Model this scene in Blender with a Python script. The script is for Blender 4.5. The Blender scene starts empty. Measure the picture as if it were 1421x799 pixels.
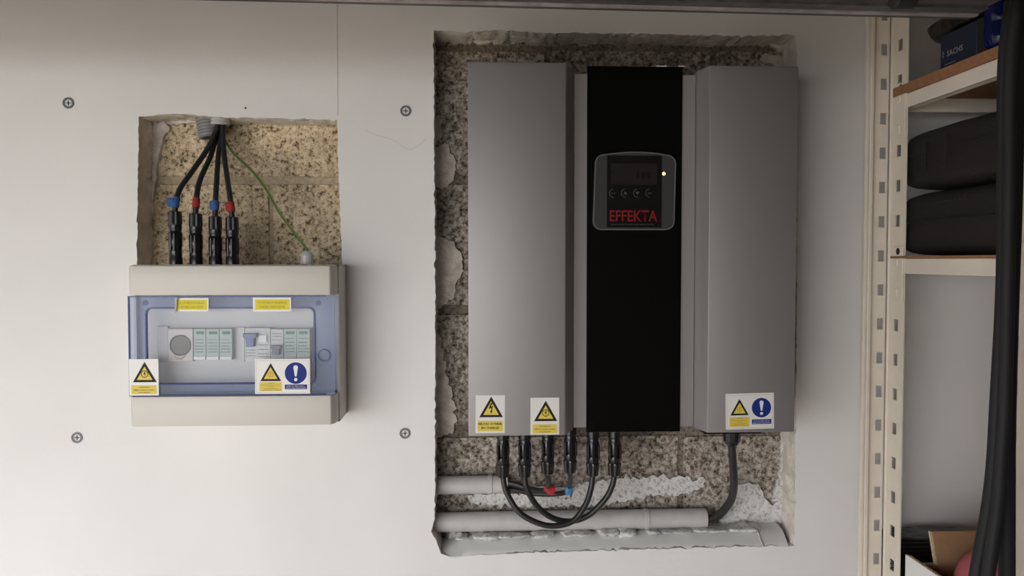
import bpy, bmesh, math, random
from mathutils import Vector, Matrix, Euler, noise

# ------------------------------------------------------------------ camera
SC = bpy.context.scene
COL = SC.collection
F = 1100.0                                  # focal length in pixels of the 1421 x 799 frame
YAW, PITCH = math.atan(55.5 / F), math.atan(37.5 / F)
CAM = Vector((0.0, -1.15, 0.0))
cd = bpy.data.cameras.new('camera'); cam = bpy.data.objects.new('camera', cd); COL.objects.link(cam)
cd.sensor_width = 36.0; cd.lens = F / 1421 * 36.0; cd.clip_start = 0.01
cam.location = CAM; cam.rotation_euler = (math.pi / 2 - PITCH, 0, -YAW)
SC.camera = cam
RM = cam.rotation_euler.to_matrix()

# ------------------------------------------------------------------ light
SC.view_settings.view_transform = 'Standard'; SC.view_settings.look = 'None'
SC.view_settings.gamma = 1.0; SC.view_settings.use_curve_mapping = False
SC.view_settings.exposure = 0.0
w = bpy.data.worlds.new('overcast_sky'); SC.world = w; w.use_nodes = True
w.node_tree.nodes['Background'].inputs[0].default_value = (0.97, 0.985, 1.02, 1)
w.node_tree.nodes['Background'].inputs[1].default_value = 6.7
# daylight comes in through the garage opening behind and left of the camera; a portal guides the sampling
FLOOR, TOP, XL, XR = -1.55, 0.80, -2.2, 1.45
YO, XO, ZO = -1.85, -0.25, 0.20               # opening: plane, right jamb, head
ld = bpy.data.lights.new('opening_portal', 'AREA'); ld.shape = 'RECTANGLE'; ld.size, ld.size_y = XO - XL, ZO - FLOOR
ld.cycles.is_portal = True
lo = bpy.data.objects.new('opening_portal', ld); COL.objects.link(lo)
lo.location = ((XL + XO) / 2, YO, (ZO + FLOOR) / 2); lo.rotation_euler = (math.pi / 2, 0, 0)

# ------------------------------------------------------------------ helpers
def P(px, py, y):
    """world point on the plane parallel to the wall at depth y seen at photo pixel px, py"""
    d = RM @ Vector(((px - 710.5) / F, -(py - 399.5) / F, -1.0))
    return CAM + d * ((y - CAM.y) / d.y)

def lin(r, g, b):
    f = lambda c: (c / 255 / 12.92) if c / 255 <= 0.04045 else ((c / 255 + 0.055) / 1.055) ** 2.4
    return (f(r), f(g), f(b))

def mat(name, col, rough=0.5, metal=0.0, var=0.0, vscale=20.0, bump=0.0, bscale=200.0, spec=0.5, emit=0.0, coat=0.0):
    m = bpy.data.materials.new(name); m.use_nodes = True
    nt = m.node_tree; b = nt.nodes['Principled BSDF']
    b.inputs['Base Color'].default_value = (*col, 1); b.inputs['Roughness'].default_value = rough
    b.inputs['Metallic'].default_value = metal; b.inputs['Specular IOR Level'].default_value = spec
    b.inputs['Coat Weight'].default_value = coat
    if emit:
        b.inputs['Emission Color'].default_value = (*col, 1); b.inputs['Emission Strength'].default_value = emit
    if var or bump:
        tc = nt.nodes.new('ShaderNodeNewGeometry')
    if var:
        n = nt.nodes.new('ShaderNodeTexNoise'); n.inputs['Scale'].default_value = vscale; n.inputs['Detail'].default_value = 6
        nt.links.new(tc.outputs['Position'], n.inputs['Vector'])
        r = nt.nodes.new('ShaderNodeValToRGB')
        r.color_ramp.elements[0].position = 0.3; r.color_ramp.elements[1].position = 0.7
        r.color_ramp.elements[0].color = (*[c * (1 - var) for c in col], 1)
        r.color_ramp.elements[1].color = (*[min(1, c * (1 + var * 0.6)) for c in col], 1)
        nt.links.new(n.outputs['Fac'], r.inputs['Fac']); nt.links.new(r.outputs['Color'], b.inputs['Base Color'])
    if bump:
        n2 = nt.nodes.new('ShaderNodeTexNoise'); n2.inputs['Scale'].default_value = bscale; n2.inputs['Detail'].default_value = 5
        nt.links.new(tc.outputs['Position'], n2.inputs['Vector'])
        bp = nt.nodes.new('ShaderNodeBump'); bp.inputs['Strength'].default_value = bump; bp.inputs['Distance'].default_value = 0.003
        nt.links.new(n2.outputs['Fac'], bp.inputs['Height']); nt.links.new(bp.outputs['Normal'], b.inputs['Normal'])
    return m

def block_mat(name, light, mid, dark, white=0.0):
    m = bpy.data.materials.new(name); m.use_nodes = True
    nt = m.node_tree; b = nt.nodes['Principled BSDF']; b.inputs['Roughness'].default_value = 0.95
    b.inputs['Specular IOR Level'].default_value = 0.1
    g = nt.nodes.new('ShaderNodeNewGeometry')
    n = nt.nodes.new('ShaderNodeTexNoise'); n.inputs['Scale'].default_value = 170; n.inputs['Detail'].default_value = 4; n.inputs['Roughness'].default_value = 0.65
    nt.links.new(g.outputs['Position'], n.inputs['Vector'])
    r = nt.nodes.new('ShaderNodeValToRGB'); e = r.color_ramp.elements
    e[0].position = 0.34; e[0].color = (*dark, 1); e[1].position = 0.63; e[1].color = (*light, 1)
    k = e.new(0.47); k.color = (*mid, 1)
    nt.links.new(n.outputs['Fac'], r.inputs['Fac'])
    big = nt.nodes.new('ShaderNodeTexNoise'); big.inputs['Scale'].default_value = 14; big.inputs['Detail'].default_value = 3
    nt.links.new(g.outputs['Position'], big.inputs['Vector'])
    mx = nt.nodes.new('ShaderNodeMix'); mx.data_type = 'RGBA'; mx.blend_type = 'MULTIPLY'
    mr = nt.nodes.new('ShaderNodeMapRange'); mr.inputs[1].default_value = 0.3; mr.inputs[2].default_value = 0.7; mr.inputs[3].default_value = 0.72; mr.inputs[4].default_value = 1.12
    nt.links.new(big.outputs['Fac'], mr.inputs[0])
    mx.inputs[0].default_value = 1.0
    nt.links.new(r.outputs['Color'], mx.inputs[6]); nt.links.new(mr.outputs[0], mx.inputs[7])
    v = nt.nodes.new('ShaderNodeTexVoronoi'); v.inputs['Scale'].default_value = 190
    nt.links.new(g.outputs['Position'], v.inputs['Vector'])
    mx2 = nt.nodes.new('ShaderNodeMix'); mx2.data_type = 'RGBA'; mx2.blend_type = 'MIX'
    cr = nt.nodes.new('ShaderNodeValToRGB'); cr.color_ramp.elements[0].position = 0.12; cr.color_ramp.elements[1].position = 0.3
    cr.color_ramp.elements[0].color = (0.75, 0.75, 0.75, 1); cr.color_ramp.elements[1].color = (0, 0, 0, 1)
    sel = nt.nodes.new('ShaderNodeMath'); sel.operation = 'MULTIPLY'
    th = nt.nodes.new('ShaderNodeMath'); th.operation = 'GREATER_THAN'; th.inputs[1].default_value = 0.5
    sp = nt.nodes.new('ShaderNodeSeparateColor'); nt.links.new(v.outputs['Color'], sp.inputs[0])
    nt.links.new(sp.outputs[0], th.inputs[0]); nt.links.new(v.outputs['Distance'], cr.inputs['Fac'])
    nt.links.new(cr.outputs['Color'], sel.inputs[0]); nt.links.new(th.outputs[0], sel.inputs[1])
    nt.links.new(sel.outputs[0], mx2.inputs[0]); nt.links.new(mx.outputs[2], mx2.inputs[6]); mx2.inputs[7].default_value = (*dark, 1)
    nt.links.new(mx2.outputs[2], b.inputs['Base Color'])
    bp = nt.nodes.new('ShaderNodeBump'); bp.inputs['Strength'].default_value = 0.9; bp.inputs['Distance'].default_value = 0.004
    nt.links.new(n.outputs['Fac'], bp.inputs['Height']); nt.links.new(bp.outputs['Normal'], b.inputs['Normal'])
    return m

def clear_mat(name, tint, gloss=0.08, rough=0.06, body=0.0, body_col=(0.4, 0.5, 0.8)):
    m = bpy.data.materials.new(name); m.use_nodes = True; nt = m.node_tree; nt.nodes.clear()
    o = nt.nodes.new('ShaderNodeOutputMaterial'); t = nt.nodes.new('ShaderNodeBsdfTransparent'); t.inputs[0].default_value = (*tint, 1)
    gl = nt.nodes.new('ShaderNodeBsdfGlossy'); gl.inputs['Roughness'].default_value = rough; gl.inputs[0].default_value = (1, 1, 1, 1)
    d = nt.nodes.new('ShaderNodeBsdfDiffuse'); d.inputs[0].default_value = (*body_col, 1)
    m1 = nt.nodes.new('ShaderNodeMixShader'); m1.inputs[0].default_value = body
    nt.links.new(t.outputs[0], m1.inputs[1]); nt.links.new(d.outputs[0], m1.inputs[2])
    m2 = nt.nodes.new('ShaderNodeMixShader'); m2.inputs[0].default_value = gloss
    nt.links.new(m1.outputs[0], m2.inputs[1]); nt.links.new(gl.outputs[0], m2.inputs[2]); nt.links.new(m2.outputs[0], o.inputs[0])
    return m

WORLD = {}
def place(o, parent):
    COL.objects.link(o)
    if parent is not None:
        o.parent = parent
def mobj(name, me, loc, parent=None, m=None, smooth=False):
    if m is not None and not me.materials: me.materials.append(m)
    if smooth:
        for p in me.polygons: p.use_smooth = True
    o = bpy.data.objects.new(name, me); place(o, parent)
    loc = Vector(loc); o.location = loc - (WORLD[parent.name] if parent else Vector()); WORLD[o.name] = loc
    return o
def obj(name, bm, m, parent=None, smooth=False, origin=None, angle=None):
    """link a bmesh given in world coordinates as one object with its origin at its own middle"""
    if origin is None:
        xs = [v.co for v in bm.verts]
        origin = Vector([(min(c[i] for c in xs) + max(c[i] for c in xs)) / 2 for i in range(3)])
    bmesh.ops.translate(bm, verts=bm.verts, vec=-Vector(origin))
    me = bpy.data.meshes.new(name); bm.to_mesh(me); bm.free()
    if smooth and angle is None: angle = 35
    o = mobj(name, me, origin, parent, m, smooth)
    if smooth: me.set_sharp_from_angle(angle=math.radians(angle))
    return o
def thing(name, label, cat, loc, group=None):
    o = bpy.data.objects.new(name, None); COL.objects.link(o); o.empty_display_size = 0.03
    o.location = loc; WORLD[o.name] = Vector(loc); return tag(o, label, cat, group)
def tag(o, label, cat=None, group=None):
    o['label'] = label
    if cat: o['category'] = cat
    if group: o['group'] = group
    return o

def NB(): return bmesh.new()
def box(bm, a, b, bev=0.0, seg=2):
    a, b = Vector(a), Vector(b)
    r = bmesh.ops.create_cube(bm, size=1.0); vs = r['verts']
    c = (a + b) / 2; s = b - a
    for v in vs: v.co = Vector((v.co.x * abs(s.x), v.co.y * abs(s.y), v.co.z * abs(s.z))) + c
    if bev:
        es = list({e for v in vs for e in v.link_edges})
        bmesh.ops.bevel(bm, geom=es, offset=bev, segments=seg, affect='EDGES', profile=0.5)
    return bm
def prism(bm, pts, y0, y1):
    """polygon in (x, z) extruded from y0 (front) to y1"""
    f = [bm.verts.new((p[0], y0, p[1])) for p in pts]; k = [bm.verts.new((p[0], y1, p[1])) for p in pts]
    n = len(pts)
    bm.faces.new(f); bm.faces.new(k[::-1])
    for i in range(n): bm.faces.new((f[(i + 1) % n], f[i], k[i], k[(i + 1) % n]))
    bmesh.ops.recalc_face_normals(bm, faces=bm.faces)
    return bm
def zprism(bm, pts, z0, z1):
    """polygon in (x, y) extruded in z"""
    a = [bm.verts.new((p[0], p[1], z0)) for p in pts]; b = [bm.verts.new((p[0], p[1], z1)) for p in pts]
    n = len(pts); bm.faces.new(a[::-1]); bm.faces.new(b)
    for i in range(n): bm.faces.new((a[i], a[(i + 1) % n], b[(i + 1) % n], b[i]))
    bmesh.ops.recalc_face_normals(bm, faces=bm.faces)
    return bm
def frame_of(d):
    d = d.normalized(); u = d.orthogonal().normalized()
    if abs(d.z) > 0.9: u = Vector((1, 0, 0)) - d * d.x; u.normalize()
    return u, d.cross(u)
def lathe(bm, p, d, prof, n=20, star=0.0):
    """rings (distance along d, radius) round the axis p + t d; star gives ribs"""
    p, d = Vector(p), Vector(d).normalized(); u, v = frame_of(d); rings = []
    for t, r in prof:
        ring = []
        for i in range(n):
            a = 2 * math.pi * i / n; rr = r * (1 - star * (i % 2))
            ring.append(bm.verts.new(p + d * t + (u * math.cos(a) + v * math.sin(a)) * rr))
        rings.append(ring)
    for a, b in zip(rings, rings[1:]):
        for i in range(n): bm.faces.new((a[i], a[(i + 1) % n], b[(i + 1) % n], b[i]))
    bm.faces.new(rings[0][::-1]); bm.faces.new(rings[-1])
    bmesh.ops.recalc_face_normals(bm, faces=bm.faces)
    return bm
def smooth_path(pts, k=8):
    pts = [Vector(p) for p in pts]; out = []
    for i in range(len(pts) - 1):
        p0 = pts[i - 1] if i else pts[0] * 2 - pts[1]; p1, p2 = pts[i], pts[i + 1]
        p3 = pts[i + 2] if i + 2 < len(pts) else p2 * 2 - p1
        for j in range(k):
            t = j / k
            out.append(0.5 * ((2 * p1) + (p2 - p0) * t + (2 * p0 - 5 * p1 + 4 * p2 - p3) * t * t + (3 * p1 - p0 - 3 * p2 + p3) * t ** 3))
    out.append(pts[-1]); return out
def tube(bm, pts, r, n=12, k=8):
    path = smooth_path(pts, k); prev = None; rings = []
    for i, p in enumerate(path):
        d = (path[min(i + 1, len(path) - 1)] - path[max(i - 1, 0)]).normalized()
        u = (prev - d * prev.dot(d)).normalized() if prev else d.orthogonal().normalized()
        prev = u; v = d.cross(u)
        rr = r(i / (len(path) - 1)) if callable(r) else r
        rings.append([bm.verts.new(p + (u * math.cos(2 * math.pi * j / n) + v * math.sin(2 * math.pi * j / n)) * rr) for j in range(n)])
    for a, b in zip(rings, rings[1:]):
        for j in range(n): bm.faces.new((a[j], a[(j + 1) % n], b[(j + 1) % n], b[j]))
    bm.faces.new(rings[0][::-1]); bm.faces.new(rings[-1])
    bmesh.ops.recalc_face_normals(bm, faces=bm.faces)
    return bm
def rrect(x0, z0, x1, z1, r, n=5):
    out = []
    for cx, cz, a0 in ((x1 - r, z1 - r, 0), (x0 + r, z1 - r, 90), (x0 + r, z0 + r, 180), (x1 - r, z0 + r, 270)):
        for i in range(n + 1):
            a = math.radians(a0 + 90 * i / n); out.append((cx + r * math.cos(a), cz + r * math.sin(a)))
    return out
def frame_strip(bm, outer, inner, y0, y1):
    """solid ring between two outlines with equal counts"""
    n = len(outer); L = []
    for pts in (outer, inner):
        L.append([[bm.verts.new((p[0], y, p[1])) for p in pts] for y in (y0, y1)])
    (of, ob), (nf, nb) = L
    for i in range(n):
        j = (i + 1) % n
        for q in ((of[i], of[j], nf[j], nf[i]), (ob[j], ob[i], nb[i], nb[j]), (of[j], of[i], ob[i], ob[j]), (nf[i], nf[j], nb[j], nb[i])): bm.faces.new(q)
    bmesh.ops.recalc_face_normals(bm, faces=bm.faces)
    return bm
def disc(cx, cz, r, n=28): return [(cx + r * math.cos(2 * math.pi * i / n), cz + r * math.sin(2 * math.pi * i / n)) for i in range(n)]
def jag(pts, step=5.0, amp=1.0, seed=0, closed=True):
    rnd = random.Random(seed); out = []; n = len(pts)
    for i in range(n if closed else n - 1):
        a, b = Vector(pts[i]), Vector(pts[(i + 1) % n]); L = (b - a).length; k = max(1, int(L / step))
        nrm = Vector((-(b - a).y, (b - a).x)).normalized() if L else Vector((0, 0))
        for j in range(k):
            t = (j + (rnd.uniform(-0.3, 0.3) if j else 0)) / k
            o = rnd.gauss(0, amp) if j else rnd.gauss(0, amp * 0.3)
            out.append(a.lerp(b, t) + nrm * o)
    return out
def blob(bm, c, h, ex=0.35, amp=0.004, fs=12.0, seed=0, n=26, m=16):
    """soft rounded box: superellipsoid with noise"""
    c = Vector(c); sg = lambda v, e: math.copysign(abs(v) ** e, v); rings = []
    for i in range(m + 1):
        ph = -math.pi / 2 + math.pi * i / m; ring = []
        for j in range(n):
            th = 2 * math.pi * j / n
            q = Vector((h[0] * sg(math.cos(ph), ex) * sg(math.cos(th), ex), h[1] * sg(math.cos(ph), ex) * sg(math.sin(th), ex), h[2] * sg(math.sin(ph), ex)))
            p = c + q
            p += q.normalized() * amp * (noise.noise(p * fs + Vector((seed, seed * 3.1, 0))) + 0.5 * noise.noise(p * fs * 3 + Vector((seed, 0, 0))))
            ring.append(bm.verts.new(p))
        rings.append(ring)
    for a, b in zip(rings, rings[1:]):
        for j in range(n): bm.faces.new((a[j], a[(j + 1) % n], b[(j + 1) % n], b[j]))
    bmesh.ops.remove_doubles(bm, verts=bm.verts, dist=1e-5)
    bmesh.ops.recalc_face_normals(bm, faces=bm.faces)
    return bm
def text_bm(s, cx, cz, wd, ht, y, bold=0.0, res=2):
    """flat lettering fitted in a box centred at cx, cz on the plane y"""
    cu = bpy.data.curves.new('lettering', 'FONT'); cu.body = s; cu.resolution_u = res; cu.offset = bold
    to = bpy.data.objects.new('lettering', cu); COL.objects.link(to)
    bpy.context.view_layer.update()
    me = bpy.data.meshes.new_from_object(to.evaluated_get(bpy.context.evaluated_depsgraph_get()))
    bpy.data.objects.remove(to); bpy.data.curves.remove(cu)
    bm = NB(); bm.from_mesh(me); bpy.data.meshes.remove(me)
    xs = [v.co.x for v in bm.verts]; ys = [v.co.y for v in bm.verts]
    x0, x1, y0, y1 = min(xs), max(xs), min(ys), max(ys)
    for v in bm.verts:
        v.co = Vector((cx + ((v.co.x - x0) / (x1 - x0) - 0.5) * wd, y, cz + ((v.co.y - y0) / (y1 - y0) - 0.5) * ht))
    return bm
def merge(bms):
    out = NB()
    for b in bms:
        me = bpy.data.meshes.new('tmp'); b.to_mesh(me); b.free(); out.from_mesh(me); bpy.data.meshes.remove(me)
    return out

# ------------------------------------------------------------------ materials
M = {
 'plaster': mat('white_plaster', (0.80, 0.785, 0.77), 0.75, var=0.045, vscale=5, bump=0.10, bscale=90, spec=0.3),
 'reveal': mat('rough_plaster', (0.78, 0.73, 0.66), 0.9, var=0.22, vscale=45, bump=0.9, bscale=160, spec=0.1),
 'daub': mat('grey_plaster_daub', (0.68, 0.61, 0.54), 0.9, var=0.30, vscale=60, bump=1.0, bscale=140, spec=0.1),
 'white_daub': block_mat('white_plaster_spatter', (0.80, 0.79, 0.77), (0.73, 0.72, 0.70), (0.40, 0.38, 0.36)),
 'ledge': mat('grey_smooth_filler', (0.74, 0.74, 0.705), 0.7, var=0.08, vscale=18, bump=0.12, bscale=60, spec=0.2),
 'block_beige': block_mat('beige_concrete_block', lin(234, 216, 186), lin(204, 186, 155), lin(92, 76, 58)),
 'block_grey': block_mat('grey_concrete_block', lin(204, 196, 186), lin(152, 141, 129), lin(68, 60, 54)),
 'mortar': mat('mortar', lin(182, 168, 145), 0.95, var=0.2, vscale=120, bump=0.8, bscale=250, spec=0.1),
 'mortar_grey': block_mat('grey_mortar', lin(150, 140, 128), lin(132, 122, 110), lin(80, 72, 64)), 'pvc': mat('grey_pvc', (0.55, 0.53, 0.52), 0.45, var=0.10, vscale=40, bump=0.08, bscale=120),
 'corr': mat('grey_corrugated_plastic', (0.26, 0.26, 0.27), 0.45),
 'corr_light': mat('pale_corrugated_plastic', (0.50, 0.50, 0.50), 0.4),
 'hose': mat('matt_black_rubber', (0.016, 0.016, 0.017), 0.62, spec=0.25), 'cable': mat('black_rubber', (0.018, 0.018, 0.019), 0.42),
 'mc': mat('black_connector_plastic', (0.012, 0.012, 0.013), 0.25),
 'red': mat('red_tape', (0.55, 0.03, 0.03), 0.4), 'blue': mat('blue_tape', (0.05, 0.22, 0.50), 0.4), 'red_dull': mat('dull_red_tape', (0.30, 0.03, 0.028), 0.6, spec=0.2), 'blue_dull': mat('dull_blue_tape', (0.035, 0.10, 0.29), 0.6, spec=0.2),
 'green': mat('green_wire_sheath', (0.055, 0.125, 0.03), 0.45), 'yellow_wire': mat('yellow_stripe', (0.24, 0.25, 0.05), 0.45),
 'encl': mat('warm_grey_plastic', (0.625, 0.595, 0.545), 0.42, var=0.02, vscale=8),
 'encl_dark': mat('grey_fascia_plastic', (0.58, 0.58, 0.58), 0.45),
 'module': mat('module_plastic', (0.58, 0.585, 0.59), 0.4), 'module_white': mat('white_plastic', (0.78, 0.78, 0.78), 0.4),
 'socket': mat('cream_plastic', (0.55, 0.53, 0.50), 0.4), 'socket_grey': mat('grey_socket', (0.13, 0.125, 0.11), 0.5),
 'mint': mat('mint_label', (0.43, 0.52, 0.49), 0.5), 'mgreen': mat('green_window', (0.05, 0.21, 0.12), 0.5),
 'print': mat('grey_print', (0.13, 0.14, 0.16), 0.6), 'copper': mat('copper_tint', (0.5, 0.27, 0.17), 0.5),
 'lever': mat('blue_lever', (0.06, 0.11, 0.30), 0.35), 'lever_grey': mat('slate_lever', (0.10, 0.11, 0.16), 0.35),
 'door_blue': clear_mat('tinted_polycarbonate', (0.80, 0.84, 0.93), 0.008, 0.25, 0.20, (0.36, 0.42, 0.56)),
 'door_clear': clear_mat('clear_polycarbonate', (0.96, 0.965, 0.975), 0.008, 0.15, 0.045, (0.6, 0.62, 0.66)),
 'door_edge': clear_mat('blue_polycarbonate_edge', (0.22, 0.30, 0.62), 0.02, 0.1, 0.5, (0.05, 0.08, 0.26)),
 'inv': mat('grey_painted_steel', (0.365, 0.352, 0.352), 0.56, metal=0.65, var=0.02, vscale=3, bump=0.03, bscale=600, spec=0.4),
 'inv_back': mat('dark_grey_steel', (0.05, 0.05, 0.05), 0.5),
 'gloss_black': mat('gloss_black_panel', (0.003, 0.003, 0.003), 0.22, spec=0.3),
 'bezel': mat('smoky_display_bezel', (0.055, 0.058, 0.058), 0.2), 'bezel_rim': mat('display_rim', (0.16, 0.16, 0.16), 0.35),
 'screen_black': mat('display_black', (0.007, 0.007, 0.007), 0.25), 'lcd': mat('display_lcd', (0.022, 0.018, 0.018), 0.25),
 'lcd_dark': mat('lcd_segment', (0.008, 0.007, 0.007), 0.3), 'button_print': mat('button_print', (0.07, 0.07, 0.07), 0.5),
 'logo_red': mat('red_lettering', (0.24, 0.006, 0.010), 0.4), 'tagline': mat('dim_green_print', (0.03, 0.045, 0.035), 0.5),
 'led': mat('amber_light', (1.0, 0.55, 0.16), 0.4, emit=4.0),
 'sticker': mat('sticker_white', (0.80, 0.78, 0.75), 0.4), 'yellow': mat('sticker_yellow', (0.74, 0.60, 0.11), 0.5, spec=0.25),
 'black': mat('sticker_black', (0.022, 0.016, 0.012), 0.55, spec=0.2), 'sblue': mat('sticker_blue', (0.014, 0.032, 0.215), 0.55, spec=0.2),
 'swhite': mat('sticker_print_white', (0.80, 0.80, 0.80), 0.4), 'sgrey': mat('sticker_print_rule', (0.50, 0.48, 0.46), 0.5),
 'amber_print': mat('amber_print', (0.45, 0.25, 0.02), 0.5), 'bright_yellow': mat('label_yellow', (0.78, 0.68, 0.04), 0.5, spec=0.25),
 'cream': mat('cream_painted_steel', (0.74, 0.68, 0.58), 0.4, var=0.05, vscale=30),
 'mdf': mat('brown_fibreboard', (0.30, 0.145, 0.065), 0.8, var=0.2, vscale=120, bump=0.3, bscale=400),
 'door_dark': mat('dark_galvanised_steel', (0.085, 0.082, 0.080), 0.5, metal=0.3, var=0.35, vscale=60, bump=0.2, bscale=220),
 'door_edge_steel': mat('highlight_steel_edge', (0.36, 0.31, 0.29), 0.45, metal=0.3, var=0.3, vscale=50, bump=0.15, bscale=200),  # paler pinkish colour holds the highlight along the door's edge lip
 'bag': mat('black_brown_fabric', (0.0105, 0.008, 0.008), 0.8, var=0.3, vscale=200, bump=0.4, bscale=500),
 'bag_trim': mat('bag_seam', (0.008, 0.007, 0.007), 0.7), 'bag_mark': mat('faded_bag_mark', (0.022, 0.018, 0.017), 0.8),
 'sachs': mat('dark_blue_carton', (0.008, 0.017, 0.045), 0.5), 'sachs_end': mat('black_carton', (0.010, 0.012, 0.017), 0.5), 'sachs_print': mat('pale_print', (0.42, 0.43, 0.44), 0.5),
 'film': mat('black_plastic_film', (0.006, 0.006, 0.006), 0.28, bump=0.8, bscale=60),
 'bluep': clear_mat('blue_translucent_plastic', (0.06, 0.08, 0.40), 0.03, 0.12, 0.5, (0.012, 0.02, 0.13)),
 'card': mat('brown_cardboard', (0.30, 0.17, 0.09), 0.85, var=0.12, vscale=60), 'card_edge': mat('cardboard_edge', (0.50, 0.38, 0.25), 0.9, var=0.4, vscale=300),
 'card_white': mat('white_carton', (0.74, 0.73, 0.71), 0.6), 'pink': mat('pink_plastic', (0.48, 0.115, 0.14), 0.5, bump=0.15, bscale=200),
 'anchor': mat('grey_anchor_plastic', (0.13, 0.13, 0.14), 0.4), 'dark': mat('dark_recess', (0.01, 0.01, 0.011), 0.6),
 'floor': mat('concrete_floor', (0.36, 0.31, 0.26), 0.8, var=0.15, vscale=6), 'dim': mat('unpainted_render', (0.20, 0.165, 0.13), 0.9, var=0.1, vscale=8), 'ground': mat('gravel_yard', (0.36, 0.31, 0.25), 0.9, var=0.15, vscale=3), 'gland': mat('pale_gland', (0.55, 0.54, 0.52), 0.35),
 'steel': mat('bare_steel', (0.35, 0.35, 0.36), 0.35, metal=0.8), 'crack': mat('hairline_crack', (0.62, 0.57, 0.51), 0.9),
}

# ------------------------------------------------------------------ room
YB = 0.055                                   # face of the block wall behind the plaster lining
def struct(name, bm, m, parent=None, **k):
    o = obj(name, bm, m, parent, **k)
    if parent is None: o['kind'] = 'structure'
    return o
struct('floor', box(NB(), (XL - 0.1, YO, FLOOR - 0.08), (XR + 0.1, 0.2, FLOOR)), M['floor'])
struct('ceiling', box(NB(), (XL - 0.1, YO - 0.1, TOP), (XR + 0.1, 0.2, TOP + 0.1)), M['dim'])
struct('wall_left', box(NB(), (XL - 0.1, YO, FLOOR), (XL, 0.2, TOP)), M['plaster'])
struct('wall_right', box(NB(), (XR, YO, FLOOR), (XR + 0.1, 0.2, TOP)), M['dim'])
struct('wall_front', merge([box(NB(), (XO, YO - 0.1, FLOOR), (XR + 0.1, YO, TOP)), box(NB(), (XL - 0.1, YO - 0.1, ZO), (XO, YO, TOP))]), M['dim'])
struct('floor_outside', box(NB(), (-9, -12, FLOOR - 0.1), (8, YO - 0.0, FLOOR - 0.02)), M['ground'])

big = [(602, 42), (640, 44), (700, 42), (760, 46), (800, 45), (900, 47), (1000, 49), (1050, 50), (1106, 49),
       (1105.5, 300), (1104, 600), (1103, 700), (1102, 757), (1000, 759), (850, 763), (720, 767), (626, 773), (612, 768),
       (605, 748), (598, 737), (603, 715), (604, 650), (604, 400), (602.5, 200)]
small = [(192.5, 162), (215, 159.5), (245, 157.5), (280, 160), (312, 163), (345, 163), (400, 164.5), (468, 166), (470, 250), (473, 330), (475, 366), (474, 430), (190, 430), (190, 366), (191, 260)]
loops = []
for k, (pts, amp) in enumerate(((big, 0.7), (small, 0.6))):
    q = jag(pts, 5, amp, 11 + k)
    loops.append([(lambda v: (v.x, v.z))(P(a.x, a.y, 0)) for a in q])
bm = NB(); edges = []
for lp in [[(XL, FLOOR), (XR, FLOOR), (XR, TOP), (XL, TOP)]] + loops:
    vs = [bm.verts.new((x, 0, z)) for x, z in lp]
    edges += [bm.edges.new((vs[i], vs[(i + 1) % len(vs)])) for i in range(len(vs))]
bmesh.ops.triangle_fill(bm, edges=edges, use_beauty=True, use_dissolve=False, normal=(0, -1, 0))
for f in bm.faces:
    if f.normal.y > 0: f.normal_flip()
wall = struct('wall_back', bm, M['plaster'], origin=(0, 0, 0))
rnd = random.Random(5)
for lp in loops:                              # the sides of the two openings, rough plaster
    bm = NB(); rings = []; n = len(lp); zlo = min(p[1] for p in lp)
    for k, y in enumerate((0.0, 0.004, 0.013, 0.026, 0.041, 0.058)):
        a = 0.0 if k == 0 else 0.0011
        rings.append([bm.verts.new((x + rnd.gauss(0, a), y + (rnd.gauss(0, 0.001) if k else 0), z + rnd.gauss(0, a))) for x, z in lp])
    for a, b in zip(rings, rings[1:]):
        for i in range(n): bm.faces.new((a[i], a[(i + 1) % n], b[(i + 1) % n], b[i]))
    obj('plaster_reveal', bm, M['reveal'], wall, smooth=True, angle=60)

# concrete blocks: courses between the joints seen at y = 70, 250, 430, 610 px, each block an object
def block(x0, x1, y0, y1, m, seed, h=0.0036):
    a, b = P(x0, y1, YB), P(x1, y0, YB); g = 0.0013
    X0, X1, Z0, Z1 = a.x + g, b.x - g, a.z + h, b.z - h
    st = 0.0036; nx, nz = max(2, int((X1 - X0) / st)), max(2, int((Z1 - Z0) / st))
    bm = NB(); G = []
    for j in range(nz + 1):
        row = []
        for i in range(nx + 1):
            x, z = X0 + (X1 - X0) * i / nx, Z0 + (Z1 - Z0) * j / nz
            v = Vector((x * 150, z * 150, seed))
            d = 0.0016 * noise.noise(v) + 0.0014 * max(0, noise.noise(v * 0.7 + Vector((9, 4, 2))) - 0.15) * 2
            e = min(i, nx - i, j, nz - j)
            if e == 0: d += 0.012
            jx = 0.0012 * noise.noise(Vector((x * 90, z * 90, seed + 7))) if e == 0 else 0
            row.append(bm.verts.new((x + jx, YB + 0.001 + d, z + jx)))
        G.append(row)
    for j in range(nz):
        for i in range(nx): bm.faces.new((G[j][i], G[j][i + 1], G[j + 1][i + 1], G[j + 1][i]))
    return obj('concrete_block', bm, m, wall)
for s, (x0, x1, y0, y1, m) in enumerate((
    (160, 505, 70, 250, 'block_beige'), (160, 376, 250, 436, 'block_beige'), (376, 520, 250, 436, 'block_beige'),
    (585, 822, 20, 64, 'block_grey'), (822, 1130, 20, 64, 'block_grey'),
    (585, 760, 66, 250, 'block_grey'), (990, 1130, 66, 250, 'block_grey'), (760, 990, 66, 250, 'block_grey'),
    (585, 700, 250, 430, 'block_grey'), (1060, 1130, 250, 430, 'block_grey'), (585, 700, 430, 596, 'block_grey'), (1060, 1130, 430, 596, 'block_grey'),
    (585, 945, 598, 790, 'block_grey'), (945, 1130, 598, 790, 'block_grey'))):
    block(x0, x1, y0, y1, M[m], s * 13.7, 0.0012 if y0 < 60 else 0.0036)
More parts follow.
